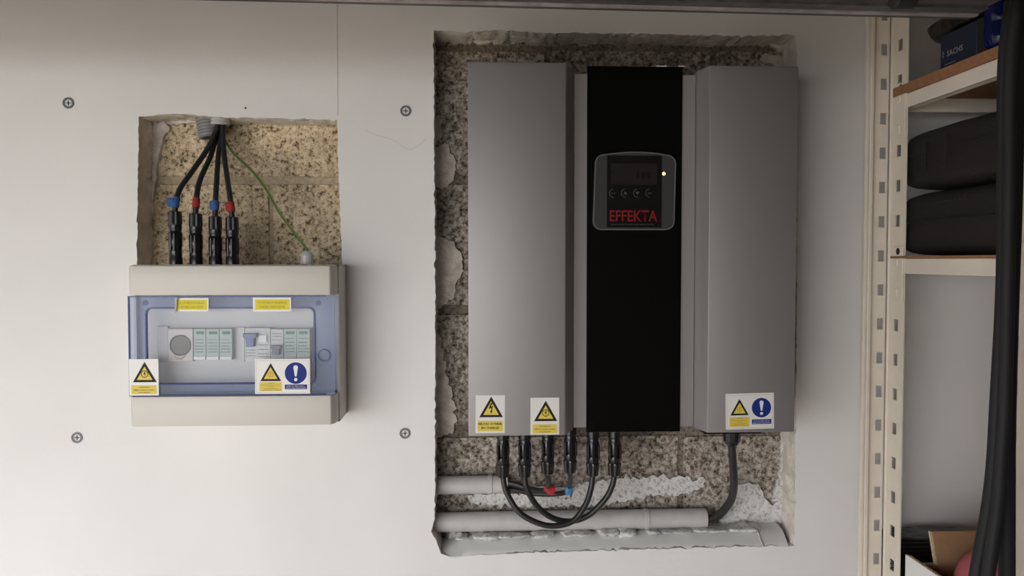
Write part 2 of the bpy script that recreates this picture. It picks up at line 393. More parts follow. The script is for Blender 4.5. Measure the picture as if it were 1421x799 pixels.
a, b = Vector((XL, 0, FLOOR)), Vector((XR, 0, TOP))
xm = P(540, 400, YB).x
obj('mortar_joint', box(NB(), (a.x, YB + 0.0045, a.z), (xm, YB + 0.10, b.z)), M['mortar'], wall)
obj('mortar_joint', box(NB(), (xm, YB + 0.0045, a.z), (b.x, YB + 0.10, b.z)), M['mortar_grey'], wall)
# plaster left on the blocks
def daub(pts, m, th=0.004, amp=1.4, seed=1, step=4):
    q = [(lambda v: (v.x, v.z))(P(p.x, p.y, YB - th)) for p in jag(pts, step, amp, seed)]
    cx, cz = sum(p[0] for p in q) / len(q), sum(p[1] for p in q) / len(q)
    bm = NB(); vs = [bm.verts.new((p[0], YB - th, p[1])) for p in q]; bk = [bm.verts.new((p[0] + (p[0] - cx) * 0.02, YB + 0.004, p[1] + (p[1] - cz) * 0.02)) for p in q]
    n = len(q)
    for i in range(n): bm.faces.new((vs[(i + 1) % n], vs[i], bk[i], bk[(i + 1) % n]))
    bmesh.ops.triangle_fill(bm, edges=[bm.edges.get((vs[i], vs[(i + 1) % n])) for i in range(n)], use_beauty=True, normal=(0, -1, 0))
    for f in bm.faces:
        if abs(f.normal.y) > 0.9 and f.normal.y > 0: f.normal_flip()
    return obj('plaster_daub', bm, m, wall)
daub([(600, 205), (622, 200), (632, 222), (630, 250), (614, 262), (600, 258)], M['daub'], seed=2)
daub([(600, 325), (630, 335), (642, 360), (640, 380), (632, 395), (630, 412), (612, 428), (600, 425)], M['daub'], seed=3)
daub([(600, 450), (612, 470), (620, 520), (628, 550), (634, 580), (628, 602), (600, 606)], M['daub'], seed=4)
daub([(600, 165), (610, 160), (614, 185), (608, 200), (600, 202)], M['daub'], seed=5, th=0.003)
daub([(1066, 52), (1100, 50), (1104, 90), (1076, 92), (1056, 82), (1060, 74), (1080, 78), (1086, 72), (1070, 64)], M['daub'], seed=6)
daub([(605, 46), (640, 48), (700, 56), (690, 61), (640, 58), (605, 58)], M['daub'], seed=7, th=0.003)
daub([(186, 160), (226, 166), (236, 178), (226, 190), (220, 215), (216, 250), (211, 280), (208, 320), (205, 372), (186, 372)], M['daub'], seed=8, th=0.006, amp=0.9)
daub([(212, 166), (250, 162), (290, 164), (288, 170), (250, 172), (222, 172)], M['daub'], seed=9, th=0.004)
daub([(650, 688), (700, 684), (740, 688), (790, 690), (800, 672), (850, 665), (900, 662), (945, 660), (975, 662), (978, 676), (960, 684), (900, 688), (860, 698), (800, 702), (720, 703), (660, 699)], M['white_daub'], seed=10, amp=2.2, th=0.003)
daub([(735, 676), (790, 676), (792, 690), (735, 691)], M['white_daub'], seed=11, th=0.005, amp=1.0)
daub([(1020, 672), (1052, 671), (1062, 692), (1072, 702), (1086, 690), (1090, 740), (990, 742), (1008, 712)], M['white_daub'], seed=12, th=0.004)
daub([(1086, 600), (1096, 600), (1096, 700), (1070, 694), (1078, 670), (1084, 650)], M['white_daub'], seed=13, th=0.004)
daub([(628, 736), (680, 738), (760, 736), (860, 735), (960, 735), (1095, 738), (1095, 750), (620, 752)], M['white_daub'], seed=14, th=0.012, amp=1.6)
# smooth filler on the bottom of the large opening, ending at a raised seam
def on_ledge(px, py):                          # point on the bottom of the opening
    d = P(px, py, 0) - CAM; z = LZ(px); return CAM + d * (z / d.z)
def LZ(px): return P(px, 773 - (px - 612) * 15.0 / 490, 0).z + 0.0022
def ledge_z(px): return P(px, 773 - (px - 612) * 15.0 / 490, 0).z
PROF = ((0.0005, -0.006), (0.0005, 0.0005), (0.007, 0.0062), (0.015, 0.0125), (0.023, 0.0172), (0.038, 0.0195), (0.0575, 0.0200))
bm = NB(); rows = []
for px in range(608, 1096, 6):
    x, z = P(px, 765, 0).x, ledge_z(px); t = min(1.0, (px - 604) / 46.0) ** 0.6; row = []
    for i, (y, d) in enumerate(PROF):
        w_ = 0.0 if i < 2 else 1.0
        nz = w_ * (0.0010 * noise.noise(Vector((x * 40, y * 60, 3))) + (0.0016 if i > 3 else 0) * noise.noise(Vector((x * 130, y * 90, 8))))
        row.append(bm.verts.new((x, y, z + d * (t if d > 0 else 1) + nz)))
    rows.append(row)
for a, b in zip(rows, rows[1:]):
    for i in range(len(a) - 1): bm.faces.new((a[i], b[i], b[i + 1], a[i + 1]))
bmesh.ops.recalc_face_normals(bm, faces=bm.faces)
obj('ledge_filler', bm, M['ledge'], wall, smooth=True, angle=50)
bm = NB(); tube(bm, [Vector((P(px, 760, y).x, y - 0.0012, ledge_z(1050) + d + 0.0006)) for px, (y, d) in zip((1059, 1056, 1053, 1050, 1047), PROF[1:6])], 0.0011, 6, 3)
obj('filler_seam', bm, M['white_daub'], wall)
rs = random.Random(21)
for px, ww, hh in ((640, 0.010, 0.003), (676, 0.022, 0.0035), (712, 0.026, 0.003), (752, 0.018, 0.004), (800, 0.024, 0.0035), (845, 0.020, 0.004), (868, 0.016, 0.006), (905, 0.012, 0.004), (935, 0.028, 0.003), (985, 0.030, 0.003), (1030, 0.026, 0.004)):
    c = Vector((P(px, 745, 0.035).x, 0.030, ledge_z(px) + 0.0205))
    obj('plaster_daub', blob(NB(), c, (ww, 0.016, hh), 0.8, 0.006, 90, rs.random() * 50, 22, 12), M['white_daub'], wall, smooth=True, angle=180)
rs = random.Random(3); bm = NB()              # hairline crack and a small nail hole
tube(bm, [P(508, 181, 0), P(520, 187, 0), P(545, 194, 0), P(566, 207, 0), P(580, 202, 0), P(592, 192, 0)], 0.0003, 5, 4)
obj('hairline_crack', bm, M['crack'], wall)
obj('nail_hole', lathe(NB(), P(341, 150, 0.001), (0, -1, 0), [(0, 0.0015), (0.0013, 0.0015)], 10), M['dark'], wall)
bm = NB(); box(bm, (P(467.2, 5, 0).x, -0.0005, P(467, 160, 0).z), (P(468.2, 5, 0).x, 0.002, P(467, -40, 0).z)); obj('board_seam', bm, M['crack'], wall)

# ------------------------------------------------------------------ overhead door (open, lying flat above the camera)
SY = -0.40; SZ = P(900, 15.2, SY).z
gd = thing('garage_door', 'dark open garage door lying overhead, its steel edge crossing the top above the inverter', 'door', (0, SY, SZ))
xl = XL + 0.05; xr = P(1344, 15, SY).x
tilt = 0.0085                                 # the door hangs slightly lower to the right
def dz(x): return -tilt * x
def slab(bm, y0, y1, z0, z1):
    pts = [(xl, y0), (xr, y0), (xr, y1), (xl, y1)]
    lo_ = [bm.verts.new((x, y, SZ + z0 + dz(x))) for x, y in pts]; hi = [bm.verts.new((x, y, SZ + z1 + dz(x))) for x, y in pts]
    bm.faces.new(lo_[::-1]); bm.faces.new(hi)
    for i in range(4): bm.faces.new((lo_[i], lo_[(i + 1) % 4], hi[(i + 1) % 4], hi[i]))
    bmesh.ops.recalc_face_normals(bm, faces=bm.faces); return bm
obj('door_panel', slab(NB(), YO + 0.02, SY - 0.03, 0.004, 0.03), M['door_dark'], gd)
obj('edge_rail', slab(NB(), SY - 0.03, SY - 0.016, 0.0015, 0.032), M['door_dark'], gd)
obj('edge_lip', slab(NB(), SY - 0.0155, SY - 0.0090, 0.0, 0.034), M['door_edge_steel'], gd)
obj('edge_lip', slab(NB(), SY - 0.0085, SY, 0.001, 0.034), M['inv_back'], gd)  # lip colour darkened to draw the dark line under the painted highlight
c = P(1246, -6, SY - 0.035)
o = obj('roller', lathe(NB(), (c.x - 0.01, SY - 0.045, c.z - 0.002), (1, 0, 0), [(0, 0.010), (0.002, 0.013), (0.018, 0.013), (0.02, 0.010)], 20), M['dark'], gd, smooth=True)

# ------------------------------------------------------------------ wall anchors
for px, py, lab in ((95, 143, 'grey screw anchor in the white wall, above and left of the smaller opening'),
                    (563, 154, 'grey screw anchor in the white wall just left of the large opening top'),
                    (107, 607, 'grey screw anchor low in the white wall, left of the breaker box'),
                    (562, 601, 'grey screw anchor low in the white wall, right of the breaker box')):
    c = P(px, py, 0)
    t = thing('wall_anchor', lab, 'wall anchor', c, 'screw anchors in the white wall')
    bm = NB(); frame_strip(bm, disc(c.x, c.z, 0.0078, 20), disc(c.x, c.z, 0.0050, 20), -0.0012, 0.002)
    obj('collar', bm, M['anchor'], t)
    obj('screw_head', lathe(NB(), c + Vector((0, 0.0016, 0)), (0, -1, 0), [(0, 0.0052), (0.0014, 0.0052)], 16), M['dark'], t)
    bm = NB(); box(bm, (c.x - 0.0034, -0.0008, c.z - 0.0006), (c.x + 0.0034, 0.0006, c.z + 0.0006)); box(bm, (c.x - 0.0006, -0.0008, c.z - 0.0034), (c.x + 0.0006, 0.0006, c.z + 0.0034))
    obj('cross_recess', bm, M['inv_back'], t)

# ------------------------------------------------------------------ stickers
def sticker(parent, kind, c, wd, ht, rot=0.0, label=None):
    """thin printed sticker on a front face; c is the centre on that face"""
    c = Vector(c); y = lambda k: c.y - 0.0003 - 0.00025 * k
    def put(nm, bm, m, par, k=None):
        bmesh.ops.rotate(bm, verts=bm.verts, cent=c, matrix=Matrix.Rotation(rot, 3, 'Y'))
        return obj(nm, bm, m, par)
    q = lambda u, v: (c.x + u * wd, c.z + v * ht)
    plate = put('warning_sticker', prism(NB(), rrect(c.x - wd / 2, c.z - ht / 2, c.x + wd / 2, c.z + ht / 2, 0.0006, 2), y(0), c.y + 0.0001), M['sticker'], parent)
    if label: plate['label'] = label
    def tri(cu, cv, s, k, m, nm):              # equilateral-ish triangle, half width s in metres
        cx, cz = q(cu, cv)
        put(nm, prism(NB(), [(cx - s, cz - s * 0.80), (cx + s, cz - s * 0.80), (cx, cz + s * 0.95)], y(k), y(k) + 0.0002), m, plate)
    def rect(u0, v0, u1, v1, k, m, nm):
        a, b = q(u0, v0), q(u1, v1)
        put(nm, prism(NB(), [a, (b[0], a[1]), b, (a[0], b[1])], y(k), y(k) + 0.0002), m, plate)
    def txt(lines, k, m, bold=0.0):
        put('lettering', merge([text_bm(s, *q(u, v), wd * ww, ht * hh, y(k), bold, 1) for s, u, v, ww, hh in lines]), m, plate)
    def ring_symbol(cu, cv, r, k, m):
        cx, cz = q(cu, cv); bm = NB()
        frame_strip(bm, disc(cx, cz, r, 24), disc(cx, cz, r * 0.82, 24), y(k), y(k) + 0.0002)
        prism(bm, [(cx - r * 0.1, cz + r * 0.6), (cx + r * 0.25, cz + r * 0.6), (cx + r * 0.05, cz + r * 0.12), (cx + r * 0.3, cz + r * 0.12), (cx - r * 0.05, cz - r * 0.65), (cx, cz - r * 0.1), (cx - r * 0.25, cz - r * 0.1)], y(k), y(k) + 0.0002)
        put('symbol', bm, m, plate)
    if kind in ('bolt', 'direct'):
        s = wd * 0.405; cv = 0.17 if kind == 'bolt' else 0.12
        tri(0.03, cv, s, 1, M['black'], 'triangle_border'); tri(0.03, cv - 0.023, s * 0.66, 2, M['yellow'], 'triangle_field')
        if kind == 'bolt':
            cx, cz = q(0.03, cv - 0.0); r = wd * 0.17
            bm = prism(NB(), [(cx - r * 0.05, cz + r), (cx + r * 0.3, cz + r), (cx - r * 0.1, cz + r * 0.15), (cx + r * 0.35, cz + r * 0.45), (cx + r * 0.12, cz - r * 0.75), (cx + r * 0.3, cz - r * 0.6), (cx, cz - r * 1.2), (cx - r * 0.2, cz - r * 0.55), (cx - r * 0.05, cz - r * 0.65), (cx + r * 0.05, cz - r * 0.0), (cx - r * 0.5, cz - r * 0.2)], y(3), y(3) + 0.0002)
            put('symbol', bm, M['black'], plate)
            rect(-0.43, -0.45, 0.43, -0.18, 1, M['yellow'], 'caption_panel')
            txt([('NE PAS OUVRIR', 0, -0.255, 0.80, 0.06), ('EN CHARGE', 0, -0.36, 0.60, 0.06)], 2, M['black'], 0.02)
        else:
            ring_symbol(0.03, cv - 0.03, wd * 0.125, 3, M['black'])
            rect(-0.43, -0.46, 0.43, -0.22, 1, M['yellow'], 'caption_panel')
            txt([('ATTENTION', 0, -0.275, 0.36, 0.036), ('Câbles courant continu', 0, -0.345, 0.70, 0.04), ('sous tension', 0, -0.415, 0.38, 0.036)], 2, M['black'])
    elif kind == 'double':
        a = frame_strip(NB(), [q(-0.475, -0.465), q(0.475, -0.465), q(0.475, 0.455), q(-0.475, 0.455)], [q(-0.470, -0.457), q(0.470, -0.457), q(0.470, 0.447), q(-0.470, 0.447)], y(1), y(1) + 0.0002)
        put('border_rule', a, M['sgrey'], plate)
        s = wd * 0.19
        tri(-0.215, 0.10, s, 1, M['black'], 'triangle_border'); tri(-0.215, 0.081, s * 0.66, 2, M['yellow'], 'triangle_field')
        ring_symbol(-0.215, 0.055, wd * 0.05, 3, M['amber_print'])
        rect(-0.42, -0.425, -0.01, -0.165, 1, M['yellow'], 'caption_panel')
        txt([('ATTENTION', -0.215, -0.195, 0.12, 0.028), ('Présence de deux sources', -0.215, -0.245, 0.34, 0.032), ('de tension', -0.215, -0.295, 0.11, 0.028),
             ('- Réseau de distribution', -0.215, -0.345, 0.28, 0.032), ('- Panneaux photovoltaïques', -0.215, -0.395, 0.35, 0.032)], 2, M['amber_print'], 0.02)
        cx, cz = q(0.24, 0.09)
        put('mandatory_disc', prism(NB(), disc(cx, cz, wd * 0.200, 36), y(1), y(1) + 0.0002), M['sblue'], plate)
        r = wd * 0.042; bm = NB()
        top = [(cx + r * math.cos(math.radians(t)), cz + wd * 0.105 + r * math.sin(math.radians(t))) for t in range(0, 181, 20)]
        prism(bm, [(cx + r * 0.35, cz - wd * 0.06)] + top + [(cx - r * 0.35, cz - wd * 0.06)], y(2), y(2) + 0.0002)
        prism(bm, disc(cx, cz - wd * 0.118, wd * 0.030, 18), y(2), y(2) + 0.0002)
        put('exclamation_mark', bm, M['swhite'], plate)
        rect(0.04, -0.37, 0.445, -0.235, 1, M['sblue'], 'notice_panel')
        txt([('Isoler les deux sources', 0.2425, -0.275, 0.33, 0.036), ('avant toute intervention', 0.2425, -0.332, 0.37, 0.036)], 2, M['swhite'], 0.01)
    elif kind in ('in', 'out'):
        rect(-0.44, -0.36, 0.45, 0.36, 1, M['bright_yellow'], 'yellow_field')
        txt([("COUPURE D'URGENCE", 0, 0.14, 0.76, 0.17), ('ENTREE ONDULEUR' if kind == 'in' else 'SORTIE ONDULEUR', 0, -0.16, 0.66, 0.17)], 2, M['amber_print'])
        if kind == 'in':                       # left end is curled up
            a, b = q(-0.52, -0.56), q(-0.40, 0.56)
            bm = NB(); v = [bm.verts.new((a[0], y(3), a[1])), bm.verts.new((a[0] + wd * 0.075, y(3) - 0.003, a[1])), bm.verts.new((b[0], y(3) - 0.003, b[1])), bm.verts.new((b[0] - wd * 0.075, y(3), b[1]))]
            bm.faces.new(v); bmesh.ops.solidify(bm, geom=bm.faces[:], thickness=0.0002)
            put('curled_edge', bm, M['sticker'], plate)
    return plate

# ------------------------------------------------------------------ solar inverter
YF, YM = -0.115, -0.083                        # front of the covers, front of the recessed middle
zt, zb = P(720, 86, YF).z, P(720, 604.5, YF).z
xL, xR = P(649.5, 345, YF).x, P(1105.6, 345, YF).x
xa, xb = P(785.0, 345, YF).x, P(983.5, 345, YF).x
xa2, xb2 = P(796.0, 345, YM).x, P(964.5, 345, YM).x
inv = thing('solar_inverter', 'large grey solar inverter with black centre strip hanging in the large wall opening', 'inverter', (0.5 * (xL + xR), YB, zb))
def bev(bm, off, seg=2, ang=30):
    es = [e for e in bm.edges if len(e.link_faces) == 2 and e.calc_face_angle() > math.radians(ang)]
    bmesh.ops.bevel(bm, geom=es, offset=off, segments=seg, affect='EDGES', profile=0.5); return bm
obj('left_cover', bev(zprism(NB(), [(xL, -0.02), (xL, YF), (xa, YF), (xa2, YM), (xa2, -0.02)], zb, zt), 0.0016), M['inv'], inv, smooth=True)
obj('right_cover', bev(zprism(NB(), [(xb2, -0.02), (xb2, YM), (xb, YF), (xR, YF), (xR, -0.02)], zb + 0.001, zt - 0.001), 0.0016), M['inv'], inv, smooth=True)
obj('centre_panel', bev(box(NB(), (xa2 + 0.0004, YM, zb + 0.003), (xb2 - 0.0004, -0.02, zt - 0.006)), 0.001), M['inv'], inv)
obj('rear_housing', box(NB(), (xL + 0.006, -0.021, zb + 0.006), (xR - 0.006, 0.035, zt - 0.006)), M['inv_back'], inv)
obj('mounting_bracket', box(NB(), (xL + 0.05, 0.034, zb + 0.30), (xR - 0.05, 0.050, zb + 0.42)), M['steel'], inv)
fx0, fx1 = P(814.0, 345, YM).x, P(945.2, 345, YM).x; fz0, fz1 = P(880, 599.0, YM).z, P(880, 92.5, YM).z
fas = obj('black_fascia', bev(box(NB(), (fx0, YM - 0.0016, fz0), (fx1, YM + 0.001, fz1)), 0.0006, 1), M['gloss_black'], inv)
fas['label'] = 'gloss black strip down the middle'
bm = NB()                                      # bright marks on the top edge
for u0, u1 in ((911, 925), (941, 950)):
    a, b = P(u0, 91.0, YM - 0.0005), P(u1, 92.4, YM - 0.0005); box(bm, (a.x, YM - 0.0012, b.z), (b.x, YM + 0.0005, a.z))
obj('edge_mark', bm, M['sticker'], inv)
def printing(par, x0, x1, rows, y=None, seed=0, m='print'):
    y = YV if y is None else y
    rr = random.Random(seed); bms = []
    for v, h in rows:
        u = x0
        while u < x1 - 1:
            ww = rr.uniform(0.8, 2.6); a, b = P(u, v + h, y), P(min(u + ww, x1), v, y)
            bms.append(box(NB(), (a.x, y - 0.0003, a.z), (b.x, y + 0.0002, b.z))); u += ww + rr.uniform(0.6, 1.6)
    obj('printed_marks', merge(bms), M[m], par)
# display
YD = YM - 0.0060
def dp(px, py, y=YD): v = P(px, py, y); return (v.x, v.z)
def arc_top(o):                                # slightly bulging rounded outline
    pts = []
    L = [(823 + o, 305), (826 + o, 224)]
    for i in range(7):
        t = i / 6; a = math.radians(180 - 90 * t); pts.append((838 + (12 - o) * math.cos(a), 226 + o * 0 - (12 - o) * math.sin(a)))
    for i in range(1, 8):
        t = i / 8; pts.append((838 + (925 - 838) * t, 214 + o - 3.5 * math.sin(math.pi * t)))
    for i in range(7):
        a = math.radians(90 - 90 * i / 6); pts.append((926 + (12 - o) * math.cos(a), 227 - (12 - o) * math.sin(a)))
    for i in range(7):
        a = math.radians(-90 * i / 6); pts.append((925 + (12 - o) * math.cos(a) - 1, 307 - (12 - o) * math.sin(a)))
    for i in range(7):
        a = math.radians(-90 - 90 * i / 6); pts.append((835 + (12 - o) * math.cos(a), 307 - (12 - o) * math.sin(a)))
    return [dp(*p) for p in pts]
disp = obj('display_panel', frame_strip(NB(), arc_top(0), arc_top(1.3), YD - 0.0006, YM - 0.001), M['bezel_rim'], inv)
disp['label'] = 'rounded display and key panel with red lettering'
obj('bezel', prism(NB(), arc_top(1.3), YD, YM - 0.001), M['bezel'], disp)
def face(px0, py0, px1, py1, k): a, b = P(px0, py1, YD), P(px1, py0, YD); return box(NB(), (a.x, YD - 0.0003 * k, a.z), (b.x, YD + 0.0002, b.z))
obj('screen_field', face(842, 216, 918.5, 315.5, 1), M['screen_black'], disp)
obj('lcd_screen', face(847.5, 227, 912, 256, 2), M['lcd'], disp)
obj('lcd_segments', merge([face(u, v, u + ww, v + hh, 3) for u, v, ww, hh in ((848, 238, 5, 3), (883, 239, 3, 9), (890, 239, 5, 9), (897, 239, 5, 9), (848, 256, 66, 1))]), M['lcd_dark'], disp)
for i, px in enumerate((851, 867.5, 884.5, 901.5)):
    c = P(px, 268, YD); bm = NB()
    r = 0.0058
    arc = [math.radians(100 + 16 * k) for k in range(12)]
    for a, b in zip(arc, arc[1:]):
        q = [bm.verts.new((c.x + rr * math.cos(t), YD - 0.0007, c.z + rr * math.sin(t))) for rr, t in ((r, a), (r, b), (r * 0.86, b), (r * 0.86, a))]; bm.faces.new(q)
    s = 0.0026
    if i == 1: prism(bm, [(c.x - s, c.z - s * 0.6), (c.x + s, c.z - s * 0.6), (c.x, c.z + s)], YD - 0.0009, YD - 0.0006)
    if i == 2: prism(bm, [(c.x - s, c.z + s * 0.8), (c.x + s, c.z + s * 0.8), (c.x, c.z - s)], YD - 0.0009, YD - 0.0006)
    if i == 3: prism(bm, [(c.x - s * 1.2, c.z), (c.x, c.z + s * 0.5), (c.x, c.z + s * 0.15), (c.x + s * 1.3, c.z + s * 0.15), (c.x + s * 1.3, c.z - s * 0.15), (c.x, c.z - s * 0.15), (c.x, c.z - s * 0.5)], YD - 0.0009, YD - 0.0006)
    if i == 0: bm = merge([bm, text_bm('ESC', c.x, c.z, 0.006, 0.0022, YD - 0.0008, 0, 1)])
    obj('key_button', bm, M['button_print'], disp)
c = P(879, 299.5, YD); e0, e1 = P(846, 292, YD), P(912, 307.5, YD)
obj('lettering', text_bm('EFFEKTA', c.x, c.z, (e1.x - e0.x), (e0.z - e1.z), YD - 0.0008, 0.012, 3), M['logo_red'], disp)
printing(disp, 848, 908, [(310.5, 1.6)], YD - 0.0003, 4, 'tagline')
c = P(921.2, 241, YD)
obj('status_light', lathe(NB(), c, (0, -1, 0), [(0, 0.0022), (0.0008, 0.0020), (0.0013, 0.0010)], 14), M['led'], disp)
# stickers on the covers
sticker(inv, 'bolt', P(680.3, 574.5, YF), 0.0385, 0.0500, math.radians(0.3), 'yellow lightning triangle sticker, capitals beneath')
sticker(inv, 'direct', P(756.0, 577.3, YF), 0.0380, 0.0490, 0.0, 'yellow triangle sticker with three lines of small print')
sticker(inv, 'double', P(1040.5, 570.3, YF), 0.0655, 0.0480, math.radians(-1.0), 'wide sticker with yellow triangle and blue disc')
# underside fittings
a, b = P(975, 603, -0.085), P(1053, 607, -0.085)
obj('gland_plate', box(NB(), (a.x, -0.095, zb - 0.005), (b.x, -0.03, zb + 0.002)), M['mc'], inv)
gx = P(1015.5, 620, -0.07).x
obj('cable_gland', lathe(NB(), (gx, -0.07, zb - 0.004), (0, 0, -1), [(0, 0.0125), (0.010, 0.0125), (0.0105, 0.0118), (0.016, 0.0118), (0.021, 0.009), (0.023, 0.006)], 12), M['mc'], inv)
cx_ = P(892, 606, -0.06).x
obj('port_cap', lathe(NB(), (cx_, -0.06, zb + 0.004), (0, 0, -1), [(0, 0.0105), (0.010, 0.0105), (0.012, 0.009), (0.016, 0.0055)], 16), M['mc'], inv, smooth=True)

# ------------------------------------------------------------------ connectors and cables
def connector(parent, p, up):
    """photovoltaic plug: ribbed nut at the cable end, latched body; p = cable end, up = direction of the body"""
    p = Vector(p); up = Vector(up).normalized()
    body = NB(); lathe(body, p + up * 0.0175, up, [(0, 0.0074), (0.002, 0.0088), (0.010, 0.0092), (0.012, 0.0082), (0.014, 0.0090), (0.030, 0.0090), (0.032, 0.0080), (0.036, 0.0080), (0.037, 0.0090), (0.050, 0.0090)], 14)
    b = obj('plug_body', body, M['mc'], parent, smooth=True, angle=40)
    obj('ribbed_nut', lathe(NB(), p, up, [(0, 0.0062), (0.0015, 0.0080), (0.0165, 0.0095), (0.0185, 0.0092), (0.0186, 0.006)], 24, 0.09), M['mc'], b)
    l = NB()
    for s in (-1, 1):
        box(l, p + Vector((s * 0.0072 - 0.0012, -0.0105, 0)) + up * 0.026, p + Vector((s * 0.0072 + 0.0012, -0.004, 0)) + up * 0.046, 0.0008, 1)
    box(l, p + Vector((-0.0022, -0.0102, 0)) + up * 0.020, p + Vector((0.0022, -0.006, 0)) + up * 0.048, 0.0008, 1)
    obj('latch', l, M['mc'], b)
YC = -0.055
def end_pt(px, py): return P(px, py, YC)
def jump(lab, x0, x1, mids, y):
    a, b = P(x0, 662, y), P(x1, 660, y)
    t = thing('jumper_cable', lab, 'cable', (0.5 * (a.x + b.x), y, P(770, 730, y).z), 'looped jumper cables under the inverter')
    pts = [a + Vector((0, 0, 0.006)), a] + [P(px, py, y + d) for px, py, d in mids] + [b, b + Vector((0, 0, 0.006))]
    obj('sheath', tube(NB(), pts, 0.0041, 12, 8), M['cable'], t, smooth=True)
    connector(t, a, (0, 0, 1)); connector(t, b, (0, 0, 1))
jump('black looped cable from the leftmost plug under the inverter to the fifth', 698, 822.5, [(703, 683, -0.002), (720, 710, -0.006), (745, 725, -0.008), (770, 729.5, -0.008), (796, 722, -0.007), (813, 699, -0.005), (820, 678, -0.002)], YC)
jump('black looped cable from the second plug under the inverter to the rightmost', 728, 852.5, [(732, 680, 0.0), (747, 704, 0.004), (768, 719, 0.005), (793, 723, 0.005), (818, 714, 0.004), (840, 692, 0.002), (849, 675, 0)], YC)
# red and blue marked leads running back into the upper pipe
a = P(760, 658, YC)
t = thing('solar_lead', 'black lead with red tape under the inverter, bending left into the pipe', 'cable', P(760, 682, 0))
obj('sheath', tube(NB(), [a + Vector((0, 0, 0.006)), a, P(761, 670, -0.04), P(757, 680, -0.012), P(738, 679, 0.012), P(715, 671.5, 0.026), P(694, 668.5, 0.034)], 0.0043, 12), M['cable'], t, smooth=True)
connector(t, a, (0, 0, 1))
bm = NB(); lathe(bm, P(761.5, 674, -0.032), P(758, 684, -0.008) - P(761.5, 674, -0.032), [(0, 0.0054), (0.012, 0.0056)], 14); blob(bm, P(764, 680, -0.025), (0.006, 0.003, 0.006), 0.6, 0.001, 80, 2, 12, 8)
obj('red_tape', bm, M['red'], t)
a = P(791, 656, YC)
t = thing('solar_lead', 'black lead with blue tape under the inverter, running back along the wall', 'cable', P(789, 683, 0))
obj('sheath', tube(NB(), [a + Vector((0, 0, 0.006)), a, P(791, 668, -0.035), P(788, 680, 0.005), P(775, 685, 0.028), P(745, 685, 0.038), P(715, 679.5, 0.042), P(694, 677, 0.043)], 0.0038, 12), M['cable'], t, smooth=True)
connector(t, a, (0, 0, 1))
obj('blue_tape', blob(NB(), P(789, 680, -0.012), (0.0058, 0.005, 0.0066), 0.6, 0.001, 80, 3, 14, 8), M['blue'], t)
# mains cable
g0 = Vector((gx, -0.07, zb - 0.026))
t = thing('power_cable', 'thick black cable curving from the inverter gland at right down into a pipe', 'cable', P(1000, 720, 0))
obj('sheath', tube(NB(), [g0 + Vector((0, 0, 0.008)), g0, P(1017.5, 650, -0.058), P(1018.5, 672, -0.04), P(1014, 694, -0.01), P(1000, 712, 0.018), P(983, 720, 0.034), P(955, 722, 0.040)], lambda u: 0.0052 + 0.0012 * u, 14), M['cable'], t, smooth=True)

# ------------------------------------------------------------------ pipes along the bottom of the opening
def pipe(lab, py, x0, x1, r, collars, y=0.038):
    a, b = P(x0, py, y), P(x1, py, y); b.z = a.z = P((x0 + x1) / 2, py, y).z
    t = thing('conduit_pipe', lab, 'pipe', (a + b) / 2, 'grey pipes in the large opening')
    d = (b - a).normalized(); L = (b - a).length
    bm = lathe(NB(), a, d, [(0, r), (L, r), (L, r - 0.0022), (L - 0.03, r - 0.0022)], 28)
    obj('tube', bm, M['pvc'], t, smooth=True)
    for c in collars:
        u = (P(c, py, y) - a).length
        obj('collar', lathe(NB(), a + d * (u - 0.003), d, [(0, r), (0.0004, r + 0.0012), (0.006, r + 0.0012), (0.0064, r)], 28), M['pvc'], t, smooth=True)
pipe('short grey pipe, upper of the two in the large opening, cables entering its end', 672.5, 596, 704, 0.0136, (680,))
pipe('long grey pipe, lower of the two in the large opening, below the looped cables', 721.5, 596, 979, 0.0146, (896,))

# ------------------------------------------------------------------ breaker enclosure
YE = -0.090
e = lambda px, py, y=YE: P(px, py, y)
ex0, ex1 = e(180.3, 480).x, e(459.5, 480).x; ez1, ez0 = e(320, 368.5).z, e(320, 590.8).z
enc = thing('breaker_enclosure', 'pale grey breaker box with clear hinged door on the wall below the smaller opening', 'electrical box', (0.5 * (ex0 + ex1), 0, ez0))
px_, xo = 0.006, 0.006
z_ud, z_ld = e(320, 410.5).z, e(320, 548.8).z       # door top and bottom
# rear tub: four walls and a back, open to the front
bm = NB(); th = 0.003
box(bm, (ex0 - xo, -0.004, ez0 - 0.001), (ex1 + xo, -0.0005, ez1 + 0.001))
box(bm, (ex0 - xo, -0.062, ez0 - 0.001), (ex0 - xo + th, -0.003, ez1 + 0.001)); box(bm, (ex1 + xo - th, -0.062, ez0 - 0.001), (ex1 + xo, -0.003, ez1 + 0.001))
box(bm, (ex0 - xo, -0.062, ez1 - 0.002), (ex1 + xo, -0.003, ez1 + 0.001)); box(bm, (ex0 - xo, -0.062, ez0 - 0.001), (ex1 + xo, -0.003, ez0 + 0.002))
obj('rear_tub', bm, M['encl'], enc)
def cover(z0, z1):
    pts = [(ex0 - xo + 0.001, -0.062), (ex0 - xo + 0.002, -0.080), (ex0 + 0.002, YE), (ex1 - 0.001, YE), (ex1 + xo - 0.002, -0.080), (ex1 + xo - 0.001, -0.062)]
    return bev(zprism(NB(), pts, z0, z1), 0.0018, 2, 40)
obj('upper_cover', cover(z_ud + 0.0006, ez1), M['encl'], enc, smooth=True)
obj('lower_cover', cover(ez0, z_ld - 0.0006), M['encl'], enc, smooth=True)
YI = -0.052                                    # inner fascia behind the door
obj('inner_fascia', box(NB(), (ex0 - 0.003, YI, z_ld), (ex1 + 0.003, YI + 0.003, z_ud)), M['encl_dark'], enc)
